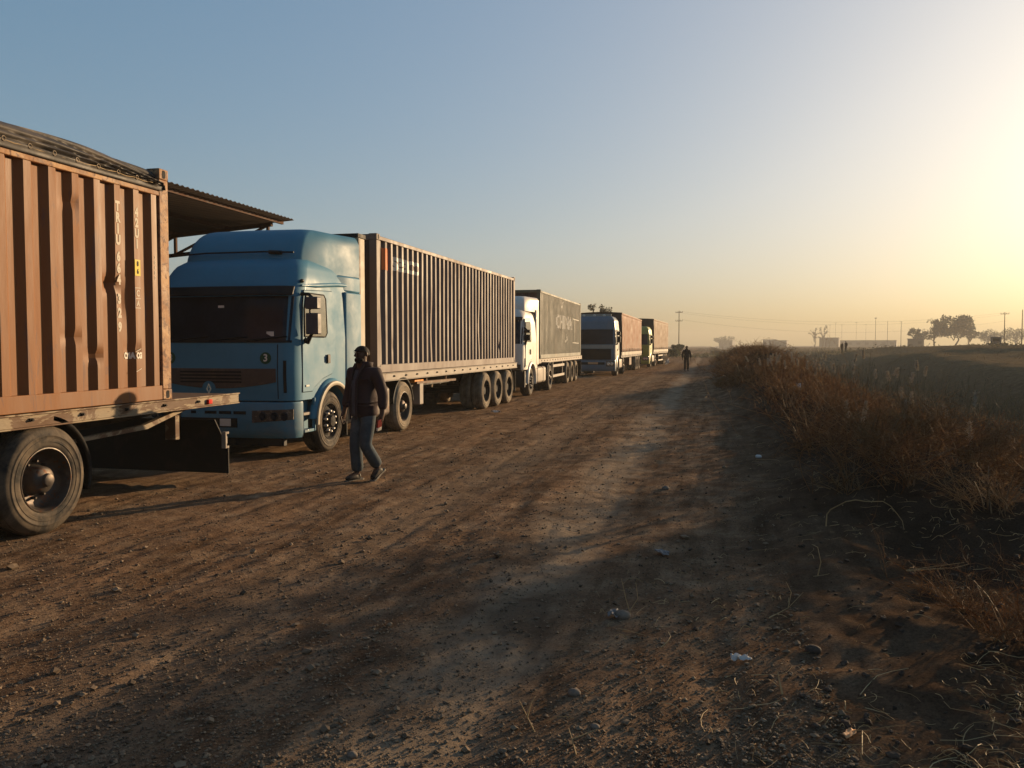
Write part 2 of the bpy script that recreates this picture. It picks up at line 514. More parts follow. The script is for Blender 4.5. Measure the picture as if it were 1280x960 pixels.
M['paper_grey'] = surf('grey_plastic_film', (0.26, 0.24, 0.23), 0.5, 0, 0.25, 9, 0.2, 0.004)
M['paper_orange'] = surf('orange_card', (0.55, 0.27, 0.12), 0.7, 0, 0.12, 9, 0.1, 0.003)
M['red_pack'] = surf('red_packet', (0.4, 0.05, 0.04), 0.5, 0, 0.1, 9, 0)
M['stone'] = surf('pale_stone', (0.28, 0.22, 0.17), 0.9, 0, 0.25, 18, 0.5, 0.006)
M['bark'] = surf('grey_bark', (0.09, 0.07, 0.055), 0.9, 0, 0.3, 9, 0.4, 0.02)
M['twig'] = surf('dry_twig', (0.26, 0.17, 0.09), 0.8, 0, 0.3, 20, 0.2, 0.002)
M['leaf_far'] = leafy('dusty_green_leaves', (0.045, 0.055, 0.025), (0.095, 0.1, 0.05), 0.6)
M['leaf_grey'] = leafy('thin_grey_leaves', (0.06, 0.055, 0.035), (0.11, 0.1, 0.06), 0.6)
M['straw'] = leafy('dry_straw', (0.26, 0.165, 0.07), (0.55, 0.40, 0.2), 2.0, 0.7, 0.2)
M['brush'] = leafy('russet_brush', (0.085, 0.04, 0.017), (0.30, 0.155, 0.058), 1.2, 0.8, 0.45)
M['brush_tan'] = leafy('tan_brush', (0.13, 0.08, 0.038), (0.38, 0.245, 0.115), 1.2, 0.8, 0.45)
M['reed'] = leafy('grey_green_reed', (0.06, 0.06, 0.035), (0.17, 0.14, 0.075), 1.2, 0.75, 0.3)
M['plume'] = leafy('pale_seed_plume', (0.4, 0.33, 0.24), (0.62, 0.54, 0.43), 3.0, 0.9, 0.45)


def glass(name, col=(0.008, 0.0095, 0.013), rough=0.10, ior=1.22):
    m, n, l, b = _nodes(name)
    f = noise(n, l, coords(n), 1.4, 5, 0.7)
    c = ramp(n, l, f, [(0.35, col), (0.8, tuple(x * 2.6 + 0.006 for x in col))])
    l.new(c, b.inputs['Base Color'])
    l.new(ramp(n, l, f, [(0.3, rough), (0.8, rough + 0.12)]), b.inputs['Roughness'])
    b.inputs['IOR'].default_value = ior
    return m


M['glass'] = glass('dark_dusty_glass')
M['side_glass'] = glass('side_window_glass', (0.05, 0.045, 0.035), 0.03, 1.9)
M['mirror_glass'] = surf('mirror', (0.8, 0.8, 0.8), 0.05, 1.0, 0.02, 5, 0)


def coords_scaled(n, l, vec, s):
    mp = n.new('ShaderNodeMapping'); mp.inputs['Scale'].default_value = s
    l.new(vec, mp.inputs[0])
    return mp.outputs[0]


def ground_mat():
    m, n, l, b = _nodes('dirt_track_and_field')
    g = n.new('ShaderNodeNewGeometry')
    pos = g.outputs['Position']
    sx = n.new('ShaderNodeSeparateXYZ'); l.new(pos, sx.inputs[0])
    big = noise(n, l, pos, 0.35, 5, 0.6, 0.3)
    mid = noise(n, l, pos, 2.6, 7, 0.68, 0.4)
    fin = noise(n, l, pos, 60, 8, 0.8)
    soil = ramp(n, l, mid, [(0.28, (0.1, 0.06, 0.036)), (0.5, (0.18, 0.114, 0.07)), (0.74, (0.28, 0.2, 0.128))])
    grit = ramp(n, l, fin, [(0.34, (0.35, 0.33, 0.31)), (0.48, (0.9, 0.9, 0.9)), (0.58, (1.1, 1.1, 1.08)), (0.7, (1.9, 1.8, 1.6))])
    strk = noise(n, l, coords_scaled(n, l, pos, (5.0, 0.45, 1)), 1.0, 6, 0.65)
    soil = mixc(n, l, 1.0, soil, ramp(n, l, strk, [(0.32, (0.6, 0.58, 0.56)), (0.5, (1, 1, 1)), (0.68, (1.35, 1.33, 1.3))]), 'MULTIPLY')
    soil = mixc(n, l, 1.0, soil, grit, 'MULTIPLY')
    # pale packed wheel track down the right of the road, patches of pale dried mud
    def band(c, w):
        a = n.new('ShaderNodeMath'); a.operation = 'SUBTRACT'; l.new(sx.outputs[0], a.inputs[0]); a.inputs[1].default_value = c
        wv = n.new('ShaderNodeMath'); wv.operation = 'MULTIPLY_ADD'; l.new(big, wv.inputs[0]); wv.inputs[1].default_value = 0.9; wv.inputs[2].default_value = -0.45
        a2 = n.new('ShaderNodeMath'); a2.operation = 'ADD'; l.new(a.outputs[0], a2.inputs[0]); l.new(wv.outputs[0], a2.inputs[1])
        ab = n.new('ShaderNodeMath'); ab.operation = 'ABSOLUTE'; l.new(a2.outputs[0], ab.inputs[0])
        mr = n.new('ShaderNodeMapRange'); mr.interpolation_type = 'SMOOTHSTEP'
        l.new(ab.outputs[0], mr.inputs[0]); mr.inputs[1].default_value = w; mr.inputs[2].default_value = w * 0.25
        mr.inputs[3].default_value = 0; mr.inputs[4].default_value = 1
        return mr.outputs[0]
    k = n.new('ShaderNodeMath'); k.operation = 'MULTIPLY'; l.new(band(-1.25, 0.5), k.inputs[0])
    l.new(ramp(n, l, mid, [(0.3, 0.25), (0.6, 0.85)]), k.inputs[1])
    soil = mixc(n, l, k.outputs[0], soil, (0.26, 0.2, 0.138))
    k3 = n.new('ShaderNodeMath'); k3.operation = 'MULTIPLY'; l.new(band(-2.9, 0.6), k3.inputs[0]); k3.inputs[1].default_value = 0.35
    soil = mixc(n, l, k3.outputs[0], soil, (0.2, 0.148, 0.1))
    pt = noise(n, l, pos, 0.9, 6, 0.7, 0.8)
    soil = mixc(n, l, ramp(n, l, pt, [(0.6, 0.0), (0.68, 0.55)]), soil, (0.2, 0.152, 0.106))
    dk = noise(n, l, pos, 0.6, 4, 0.6, 1.2)
    soil = mixc(n, l, ramp(n, l, dk, [(0.56, 0.0), (0.66, 0.6)]), soil, (0.075, 0.047, 0.03))
    # dark loose soil on the verge, darkened further to deepen its shade, straw-brown field beyond
    vr = n.new('ShaderNodeMapRange'); l.new(sx.outputs[0], vr.inputs[0]); vr.inputs[1].default_value = 0.0; vr.inputs[2].default_value = 1.6
    verge = ramp(n, l, mid, [(0.3, (0.028, 0.018, 0.012)), (0.7, (0.066, 0.045, 0.03))])
    verge = mixc(n, l, 1.0, verge, grit, 'MULTIPLY')
    soil = mixc(n, l, vr.outputs[0], soil, verge)
    fr = n.new('ShaderNodeMapRange'); l.new(sx.outputs[0], fr.inputs[0]); fr.inputs[1].default_value = 11; fr.inputs[2].default_value = 20
    field = ramp(n, l, mid, [(0.3, (0.09, 0.06, 0.032)), (0.5, (0.15, 0.105, 0.06)), (0.75, (0.2, 0.15, 0.085))])
    soil = mixc(n, l, fr.outputs[0], soil, field)
    l.new(soil, b.inputs['Base Color'])
    b.inputs['Roughness'].default_value = 0.95
    b.inputs['Specular IOR Level'].default_value = 0.0
    b1 = n.new('ShaderNodeBump'); b1.inputs['Strength'].default_value = 0.9; b1.inputs['Distance'].default_value = 0.03
    l.new(noise(n, l, pos, 9, 8, 0.7), b1.inputs['Height'])
    b2 = n.new('ShaderNodeBump'); b2.inputs['Strength'].default_value = 0.9; b2.inputs['Distance'].default_value = 0.012
    l.new(noise(n, l, pos, 70, 7, 0.75), b2.inputs['Height']); l.new(b1.outputs[0], b2.inputs['Normal'])
    l.new(b2.outputs[0], b.inputs['Normal'])
    return m


M['ground'] = ground_mat()


# ------------------------------------------------------------------ lettering
def text_mesh(s, size=1.0, cuts=(), bold=0.0):
    cu = bpy.data.curves.new('lettering', 'FONT')
    cu.body = s; cu.size = size; cu.align_x = 'CENTER'; cu.align_y = 'CENTER'; cu.offset = bold; cu.resolution_u = 3
    o = bpy.data.objects.new('lettering', cu)
    COL.objects.link(o)
    bpy.context.view_layer.update()
    me = bpy.data.meshes.new_from_object(o.evaluated_get(bpy.context.evaluated_depsgraph_get()))
    bpy.data.objects.remove(o); bpy.data.curves.remove(cu)
    bm = bmesh.new(); bm.from_mesh(me); bpy.data.meshes.remove(me)
    for c in cuts:
        bmesh.ops.bisect_plane(bm, geom=bm.verts[:] + bm.edges[:] + bm.faces[:], plane_co=(c, 0, 0), plane_no=(1, 0, 0))
    bm.verts.index_update()
    vs = [tuple(v.co) for v in bm.verts]; fs = [tuple(v.index for v in f.verts) for f in bm.faces]
    bm.free()
    return vs, fs

# ------------------------------------------------------------------ wheels
_mesh_cache = {}


def cached(key, build, m, parent, name, loc=(0, 0, 0), rot=None, bevel=0, smooth=35):
    if key in _mesh_cache:
        o = _mesh_cache[key].copy()
        COL.objects.link(o)
        o.parent = parent; o.location = loc; o.name = name
    else:
        o = obj(name, build(), m, parent, loc, bevel, smooth)
        _mesh_cache[key] = o
    if rot: o.rotation_euler = rot
    return o


def tyre_mb(r=0.5, w=0.29):
    k = r / 0.5
    p = [(-0.03, .285), (-0.012, .292), (0.004, .305), (0.010, .33), (0.010, .345), (0.0145, .348), (0.0155, .372), (0.012, .375), (0.0125, .40), (0.016, .403), (0.0155, .412), (0.011, .415), (0.008, .43), (0.0, .452), (-0.012, .470), (-0.022, .473), (-0.035, .492)]
    tread = []
    for c in (-0.075, -0.13, -0.185, -0.235):
        c = c * w / 0.29
        tread += [(c + .008, .499), (c + .006, .484), (c - .006, .484), (c - .008, .499)]
    q = [(-w - a, rr) for a, rr in reversed(p)]
    prof = [(a, rr * k) for a, rr in p + tread + q]
    return MB().lathe_x(prof, 48)


def rim_mb(style):
    if style == 'deep':
        prof = [(-0.02, .284), (0.004, .296), (0.006, .287), (-0.02, .276), (-0.085, .268), (-0.13, .25), (-0.15, .215), (-0.155, .15), (-0.13, .135),
                (-0.06, .125), (-0.03, .118), (-0.015, .10), (0.0, .062), (0.03, .056), (0.036, .045), (0.036, .0)]
    elif style == 'shallow':
        prof = [(-0.02, .284), (0.004, .296), (0.006, .287), (-0.02, .274), (-0.05, .262), (-0.062, .235), (-0.05, .20), (-0.012, .175), (0.0, .15), (-0.01, .13),
                (-0.012, .105), (0.03, .10), (0.055, .088), (0.062, .06), (0.062, .0)]
    else:
        prof = [(-0.02, .284), (0.004, .296), (0.006, .287), (-0.02, .276), (-0.1, .262), (-0.14, .22), (-0.14, .13), (-0.07, .12), (-0.05, .10), (-0.05, 0)]
    return MB().lathe_x(prof, 40)


def nut_mb(style):
    h, s = {'deep': (.05, .016), 'shallow': (.045, .023), 'flat': (.045, .016)}[style]
    return MB().tube([(-.02, 0, 0), (h * 0.7, 0, 0), (h, 0, 0)], [s, s, s * 0.6], 6)


def wheel(parent, x, y, side=1, r=0.5, style='deep', rubber='rubber', dual=False):
    """side +1: outer face to the right of the picture (+x)"""
    w = sub_empty('wheel', parent, (x, y, r), (random.uniform(0, 6.28), 0, 0 if side > 0 else math.pi))
    cached(('tyre', r, rubber), lambda: tyre_mb(r), M[rubber], w, 'tyre', smooth=50)
    cached(('rim', style), lambda: rim_mb(style), M['rim' if style == 'deep' else 'rim_dark'], w, 'rim', smooth=40)
    if side > 0 and parent.location.y < 40:
        a0, rr = {'deep': (-0.155, .168), 'shallow': (-0.012, .165), 'flat': (-0.14, .17)}[style]
        for i in range(10):
            t = 2 * math.pi * i / 10
            cached(('nut', style), lambda: nut_mb(style), M['nuts' if style == 'shallow' else 'rim'], w, 'wheel_nut', (a0, math.cos(t) * rr, math.sin(t) * rr), smooth=30)
    if dual:
        cached(('tyre', r, rubber), None, M[rubber], w, 'inner_tyre', (-0.33, 0, 0))
    return w


def axle(parent, y, half, r=0.5):
    obj('axle', MB().tube([(-half + .1, y, r), (half - .1, y, r)], 0.075, 12), M['chassis'], parent)


def mudguard(parent, x0, x1, y, r=0.5, a0=20, a1=165, R_=0.59, m='flap'):
    b = MB(); n = 14
    rows = []
    for k in range(n + 1):
        t = R(a0 + (a1 - a0) * k / n)
        rows.append((y + math.cos(t) * R_, r + math.sin(t) * R_))
    b.grid([[(x0, p[0], p[1]) for p in rows], [(x1, p[0], p[1]) for p in rows]])
    # rolled outer lip
    b.grid([[(x1, p[0], p[1]) for p in rows], [(x1, y + (p[0] - y) * 0.93, r + (p[1] - r) * 0.93) for p in rows]])
    return obj('mudguard', b, M[m], parent, solid=0.012)


# ------------------------------------------------------------------ containers
class Corr:
    def __init__(s, P=0.278, flat=0.078, slope=0.061, depth=0.042, y0=0.0):
        s.P, s.a, s.s, s.d, s.y0 = P, flat, slope, depth, y0

    def x(s, y):
        t = (y - s.y0) % s.P
        if t < s.a: return 0.0
        if t < s.a + s.s: return -s.d * (t - s.a) / s.s
        if t < 2 * s.a + s.s: return -s.d
        return -s.d * (1 - (t - 2 * s.a - s.s) / (s.P - 2 * s.a - s.s))

    def breaks(s, ya, yb):
        out = [ya]
        k = math.floor((ya - s.y0) / s.P) - 1
        while True:
            for q in (0, s.a, s.a + s.s, 2 * s.a + s.s):
                y = s.y0 + k * s.P + q
                if ya + 1e-4 < y < yb - 1e-4: out.append(y)
            k += 1
            if s.y0 + k * s.P > yb: break
        out.append(yb)
        return out


def side_mark(parent, c, xface, s, y, z, size, m, name='lettering', sx=1.0, bold=0.0, vertical=False, gap=1.15):
    """lettering painted on a corrugated side that faces +x"""
    items = [(s, z)] if not vertical else [(ch, z - i * size * gap) for i, ch in enumerate(s)]
    b = MB()
    for t, zz in items:
        if t == ' ': continue
        cuts = [q - y for q in c.breaks(y - 6 * size * max(1, len(t)) / 3, y + 6 * size * max(1, len(t)) / 3)] if c else []
        vs, fs = text_mesh(t, size, [q / sx for q in cuts], bold)
        b.add([(xface + (c.x(y + p[0] * sx) if c else 0) + 0.0035, y + p[0] * sx, zz + p[1]) for p in vs], fs)
    return obj(name, b, M[m], parent, smooth=0, fix=False)


def side_patch(parent, c, xface, y0, y1, z0, z1, m, name, off=0.003):
    b = MB()
    ys = c.breaks(y0, y1) if c else [y0, y1]
    b.grid([[(xface + (c.x(y) if c else 0) + off, y, z) for y in ys] for z in (z0, z1)])
    return obj(name, b, M[m], parent, smooth=0)


def container(name, label, loc, rotz, L, H, m_side, m_post, m_end, group, dents=(), open_top=False, corr=None, W=2.44):
    t = thing(name, label, 'container', loc, rotz, group)
    c = corr or Corr()
    hw = W / 2
    zb, zt = 0.16, H - (0.11 if not open_top else 0.30)
    for sgn in (1, -1):
        b = MB()
        ys = c.breaks(0.13, L - 0.13)
        nz = 52
        zs = [zb + (zt - zb) * i / nz for i in range(nz + 1)]
        rows = []
        for z in zs:
            row = []
            for y in ys:
                x = hw - 0.014 + c.x(y)
                x += 0.006 * (vnoise(np.array([y * 1.3]), np.array([z * 1.3]), 5)[0] - .5)
                for (dy, dz, ry, rz, dp) in dents:
                    q = math.exp(-((y - dy) / ry) ** 2 - ((z - dz) / rz) ** 2)
                    x -= dp * q
                row.append((sgn * x, y, z))
            rows.append(row)
        b.grid(rows)
        obj('side_panel', b, M[m_side], t, smooth=12)
        r = MB().box(sgn * (hw - 0.06), sgn * hw, 0.16, L - 0.16, zt - 0.002, zt + 0.075)
        obj('top_rail', r, M[m_post if open_top else m_side], t, bevel=0.008)
        r = MB().box(sgn * (hw - 0.08), sgn * (hw - 0.004), 0.16, L - 0.16, 0.005, 0.16)
        obj('bottom_rail', r, M[m_side], t, bevel=0.006)
        for y0, y1 in ((0, 0.16), (L - 0.16, L)):
            p = MB().box(sgn * (hw - 0.15), sgn * (hw - 0.003), y0 + 0.004, y1 - 0.004, 0.118, H - 0.118)
            obj('corner_post', p, M[m_post], t, bevel=0.008)
            for z0, z1 in ((0, 0.118), (H - 0.118, H)):
                q = MB().box(sgn * (hw - 0.162), sgn * (hw + 0.002), y0, y1, z0, z1)
                k = obj('corner_casting', q, M[m_post], t, bevel=0.01)
                h = MB()
                ym = (y0 + y1) / 2; zm = (z0 + z1) / 2
                pts = [(ym + 0.028 * math.cos(a) * 1.0, zm + (0.022 if math.sin(a) > 0 else -0.022) + 0.022 * math.sin(a)) for a in [2 * math.pi * i / 16 for i in range(16)]]
                h.prism(pts, 'x', sgn * (hw + 0.0045), sgn * (hw - 0.02))
                obj('casting_hole', h, M['opening'], k, smooth=0)
    # front end: corrugated too; back end: two doors with bars
    b = MB()
    cf = Corr(0.25, 0.1, 0.03, 0.04)
    xs = cf.breaks(-hw + 0.12, hw - 0.12)
    b.grid([[(x, 0.03 - cf.x(x), z) for x in xs] for z in (0.14, H - 0.12)])
    obj('front_panel', b, M[m_end], t, smooth=15)
    obj('end_sill', MB().box(-hw + .162, hw - .162, 0.01, 0.11, 0.01, 0.14), M[m_post], t, bevel=0.006)
    obj('end_header', MB().box(-hw + .162, hw - .162, 0.01, 0.11, H - 0.12, H - 0.01), M[m_post], t, bevel=0.006)
    for sgn in (1, -1):
        d = obj('door', MB().box(sgn * 0.01, sgn * (hw - 0.155), L - 0.06, L - 0.012, 0.14, H - 0.13), M[m_side], t, bevel=0.006)
        for xx in (0.28, 0.78):
            obj('lock_bar', MB().tube([(sgn * xx, L + 0.018, 0.1), (sgn * xx, L + 0.018, H - 0.1)], 0.019, 8), M[m_post], d)
    obj('door_header', MB().box(-hw + .162, hw - .162, L - 0.1, L - 0.01, H - 0.12, H - 0.01), M[m_post], t, bevel=0.006)
    obj('floor', MB().box(-hw + .09, hw - .09, 0.115, L - 0.105, 0.05, 0.15), M['deck'], t)
    if not open_top:
        obj('roof', MB().box(-hw + .065, hw - .065, 0.165, L - 0.165, H - 0.08, H - 0.04), M[m_side], t)
    return t, c, hw - 0.014


# ------------------------------------------------------------------ trailers
def trailer(name, label, loc, rotz, L, zdeck, axles, rail='pale_rail', W=2.5, group='semi-trailers in the queue', wheel_style='deep', rubber='rubber',
            guard=False, legs=True, flap=True, tail=True, axle_r=0.5, rail_h=0.12, guards=True, curtain=None):
    t = thing(name, label, 'trailer', loc, rotz, group)
    hw = W / 2
    obj('deck', MB().box(-hw + .05, hw - .05, 0.02, L - 0.02, zdeck - 0.07, zdeck - 0.012), M['deck'], t)
    for sgn in (1, -1):
        r = MB()
        x1, x0 = sgn * hw, sgn * (hw - 0.05)
        # channel section side rail: web with two lips
        r.box(x0, x1 - sgn * 0.02, 0, L, zdeck - rail_h, zdeck - 0.016)
        r.box(x0, x1, 0, L, zdeck - 0.0155, zdeck - 0.001)
        r.box(x0, x1 - sgn * 0.004, 0, L, zdeck - rail_h - 0.015, zdeck - rail_h - 0.0005)
        obj('side_rail', r, M[rail], t, bevel=0.004)
        n = int(L / 0.62)
        for i in range(n):
            y = 0.35 + i * 0.62
            h = MB()
            h.box(sgn * (hw - 0.022), sgn * (hw - 0.008), y - 0.02, y + 0.02, zdeck - rail_h * 0.62, zdeck - rail_h * 0.36)
            h.tube([(sgn * (hw - 0.01), y, zdeck - rail_h * 0.5), (sgn * (hw + 0.012), y, zdeck - rail_h * 0.5)], 0.012, 6)
            obj('rope_hook', h, M['chassis'], t)
        # main beam, stepped up at the neck
        bm_ = MB()
        prof = [(0.25, zdeck - 0.1), (0.25, zdeck - 0.22), (2.2, zdeck - 0.24), (3.0, zdeck - 0.42), (L - 3.4, zdeck - 0.42), (L - 2.4, zdeck - 0.32), (L - 0.9, zdeck - 0.25), (L - 0.3, zdeck - 0.14), (L - 0.3, zdeck - 0.1)]
        bm_.prism(prof, 'x', sgn * 0.42, sgn * 0.56)
        obj('chassis_beam', bm_, M['chassis'], t, bevel=0.006)
    cr = MB()
    for i in range(int(L / 1.1)):
        y = 0.5 + i * 1.1
        cr.prism([(-hw + .052, zdeck - 0.072), (hw - .052, zdeck - 0.072), (hw - .052, zdeck - 0.12), (0.6, zdeck - 0.2), (-0.6, zdeck - 0.2), (-hw + .052, zdeck - 0.12)], 'y', y, y + 0.07)
    obj('cross_members', cr, M['chassis'], t)
    for y in axles:
        axle(t, y, hw, axle_r)
        for sgn in (1, -1):
            wheel(t, sgn * (hw - 0.005), y, sgn, axle_r, wheel_style, rubber, dual=True)
            obj('leaf_spring', MB().prism([(y - .5, zdeck - .38), (y, zdeck - .50), (y + .5, zdeck - .38), (y + .5, zdeck - .43), (y, zdeck - .58), (y - .5, zdeck - .43)], 'x', sgn * .5, sgn * .6), M['chassis'], t)
    if guards:
        for sgn in (1, -1):
            mudguard(t, sgn * (hw - 0.62), sgn * (hw - 0.02), axles[-1], axle_r, -18, 78, axle_r + 0.085)
    if legs:
        for sgn in (1, -1):
            g = MB().box(sgn * 0.72, sgn * 0.86, 2.25, 2.39, 0.36, zdeck - 0.13)
            g.box(sgn * 0.74, sgn * 0.84, 2.27, 2.37, 0.22, 0.37)
            g.box(sgn * 0.66, sgn * 0.92, 2.18, 2.46, 0.19, 0.22)
            obj('landing_leg', g, M['brown_frame'], t, bevel=0.005)
    if guard:
        for sgn in (1, -1):
            y0, y1 = guard
            g = MB()
            for z in (0.92 * zdeck / 1.12 - .12, 0.46):
                g.box(sgn * (hw - .06), sgn * (hw - .02), y0, y1, z - .055, z + .055)
            g.box(sgn * (hw - .061), sgn * (hw - .021), y0 - 0.07, y0 - 0.001, 0.40, zdeck - rail_h - .016)
            g.box(sgn * (hw - .11), sgn * (hw - .061), y1 - 0.3, y1 - 0.24, 0.42, zdeck - rail_h - .016)
            obj('side_guard', g, M['pale_rail'], t, bevel=0.006)
    if flap:
        obj('rear_flap', MB().box(-hw + .05, hw - .03, L - 0.16, L - 0.145, 0.32, zdeck - 0.26), M['flap'], t)
    if not tail: return t
    u = MB().box(-hw + .08, hw - .08, L - 0.14, L - 0.06, 0.45, 0.57)
    for s in (-0.7, 0.7): u.box(s - .04, s + .04, L - 0.13, L - 0.07, 0.57, zdeck - 0.14)
    obj('rear_bumper', u, M['chassis'], t, bevel=0.005)
    for sgn in (1, -1):
        obj('tail_lamp', MB().box(sgn * (hw - .38), sgn * (hw - .12), L - 0.055, L - 0.02, 0.60, 0.72), M['red_lamp'], t, bevel=0.005)
    return t


# ------------------------------------------------------------------ cabs
def lerp_list(lst, z):
    if z <= lst[0][0]: return lst[0][1]
    for (a, p), (b, q) in zip(lst, lst[1:]):
        if z <= b:
            k = (z - a) / (b - a)
            return p + (q - p) * k
    return lst[-1][1]


class Cab:
    """rounded cab body: F gives the front surface, the sides are flat with a wheel arch"""
    def __init__(s, L, yf, hw, zbot, ztop, bulge=0.08, r=0.16, wheel=(1.31, 0.5, 0.60), zlow=0.95):
        s.L, s.yfl, s.hwl, s.zbot, s.ztop, s.c, s.r, s.w, s.zlow = L, yf, hw, zbot, ztop, bulge, r, wheel, zlow

    def hw(s, z): return lerp_list(s.hwl, z)

    def F(s, x, z):
        h = s.hw(z); ax = min(abs(x), h)
        y = lerp_list(s.yfl, z) + s.c * (ax / h) ** 2
        if ax > h - s.r:
            d = min(1.0, (ax - (h - s.r)) / s.r)
            y += s.r * 1.15 * (1 - math.sqrt(max(0, 1 - d * d)))
        return y

    def ys(s, z): return s.F(s.hw(z), z)

    def arch(s, y):
        yw, zw, rr = s.w
        if abs(y - yw) < rr: return zw + math.sqrt(rr * rr - (y - yw) ** 2)
        return 0

    def body(s, name, m, parent):
        nz = 34
        zs = [s.zbot + (s.ztop - s.zbot) * (i / nz) for i in range(nz + 1)]
        fx = []
        n = 30
        for i in range(n + 1):
            a = math.pi * (i / n) - math.pi / 2
            fx.append(0.35 * (i / n * 2 - 1) + 0.65 * math.sin(a))
        ns = 40
        rows = []
        for z in zs:
            row = []
            y0 = s.ys(z); h = s.hw(z)
            side = [s.L + (y0 - s.L) * (k / ns) for k in range(ns)]
            for y in side: row.append((-h, y, max(z, s.arch(y))))
            for k, q in enumerate(fx):
                row.append((q * h, s.F(q * h, z), z))
            for y in reversed(side): row.append((h, y, max(z, s.arch(y))))
            rows.append(row)
        b = MB().grid(rows)
        nc = len(rows[0])
        # crown: two shrinking rings then a flat cap
        top = rows[-1]
        cx, cyy = 0, (s.L + s.ys(s.ztop)) / 2 + .1
        rr2 = [[(p[0] * 0.97, cyy + (p[1] - cyy) * 0.97, s.ztop + 0.022) for p in top], [(p[0] * 0.9, cyy + (p[1] - cyy) * 0.9, s.ztop + 0.038) for p in top]]
        b.grid([top, rr2[0], rr2[1]])
        b.add(rr2[1], [tuple(range(nc))])
        b.add([r[0] for r in rows] + [r[-1] for r in rows], [(i, i + 1, nz + 2 + i, nz + 1 + i) for i in range(nz)])
        return obj(name, b, M[m], parent, smooth=40)

    def front(s, name, m, parent, x0, x1, z0, z1, off, depth=0.012, nx=24, nz=8, bevel=0, ztaper=None):
        """panel lying on the front surface; ztaper(x) may lower its bottom edge"""
        b = MB(); A = []; B = []
        for i in range(nz + 1):
            ra = []; rb = []
            for j in range(nx + 1):
                x = x0 + (x1 - x0) * j / nx
                zl = z0 if ztaper is None else z0 + ztaper(x)
                z = zl + (z1 - zl) * i / nz
                y = s.F(x, z)
                ra.append((x, y - off, z)); rb.append((x, y - off + depth, z))
            A.append(ra); B.append(rb)
        b.grid(A); b.grid(B)
        b.grid([A[0], B[0]]); b.grid([A[-1], B[-1]])
        b.grid([[r[0] for r in A], [r[0] for r in B]]); b.grid([[r[-1] for r in A], [r[-1] for r in B]])
        return obj(name, b, M[m], parent, smooth=40, bevel=bevel)

    def side(s, name, m, parent, poly, off, sgn=1, depth=0.012, bevel=0):
        """panel on the side; poly = [(y, z)...]"""
        b = MB()
        n = len(poly)
        vo = [(sgn * (s.hw(z) + off), y, z) for y, z in poly]; vi = [(sgn * (s.hw(z) + off - depth), y, z) for y, z in poly]
        b.add(vo + vi, [tuple(range(n)), tuple(range(n, 2 * n))[::-1]] + [(i, (i + 1) % n, n + (i + 1) % n, n + i) for i in range(n)])
        return obj(name, b, M[m], parent, smooth=30, bevel=bevel)

    def bumper(s, name, m, parent, z0, z1, off, yback, under=0.06, taper=0.0):
        b = MB()
        rows = []
        for z, o in ((z0, off - under), (z0 + 0.06, off - under * 0.3), (z0 + 0.14, off), (z1 - 0.03, off), (z1, off - 0.02)):
            h = s.hw(s.zbot) + max(-.02, o * 0.25)
            row = [(-h, yback, z)]
            for i in range(31):
                a = math.pi * (i / 30) - math.pi / 2
                q = 0.35 * (i / 30 * 2 - 1) + 0.65 * math.sin(a)
                row.append((q * h, s.F(q * s.hw(s.zbot), s.zbot) - o, z))
            row.append((h, yback, z))
            rows.append(row)
        b.grid(rows)
        nc = len(rows[0])
        inner0 = [(p[0] * 0.8, max(p[1], 0.0) + 0.12 if abs(p[0]) < 1.2 else yback, p[2]) for p in rows[0]]
        for rw in (rows[0], rows[-1]):
            b.add([(p[0], p[1], p[2]) for p in rw], [tuple(range(nc))])
        b.add([r[0] for r in rows] + [r[-1] for r in rows], [(i, i + 1, len(rows) + i + 1, len(rows) + i) for i in range(len(rows) - 1)])
        return obj(name, b, M[m], parent, smooth=35)


def rect(y0, y1, z0, z1, c=0.04):
    return [(y0 + c, z0), (y1 - c, z0), (y1, z0 + c), (y1, z1 - c), (y1 - c, z1), (y0 + c, z1), (y0, z1 - c), (y0, z0 + c)]


def seam(c, parent, pts, sgn=1, w=0.006, name='panel_gap', off=0.0015):
    """thin dark gap following points on the side"""
    b = MB()
    b.tube([(sgn * (c.hw(z) + off), y, z) for y, z in pts], w, 6)
    return obj(name, b, M['seam'], parent)


def fender(c, parent, m, sgn=1, flare=0.07, width=0.2, a0=-28, a1=190, rad=None, name='fender'):
    yw, zw, rr = c.w
    rr = rad or rr
    b = MB(); n = 26
    rows = []
    for k in range(n + 1):
        t = R(a0 + (a1 - a0) * k / n)
        cs, sn = math.cos(t), math.sin(t)
        h = c.hw(1.0)
        sec = [(h - width, rr - 0.012), (h + flare * 0.6, rr - 0.012), (h + flare, rr + 0.004), (h + flare, rr + 0.03), (h + flare * 0.55, rr + 0.075), (h + 0.006, rr + 0.10), (h - 0.03, rr + 0.10)]
        rows.append([(sgn * x, yw + cs * q, zw + sn * q) for x, q in sec])
    b.grid(rows)
    return obj(name, b, M[m], parent, smooth=50)


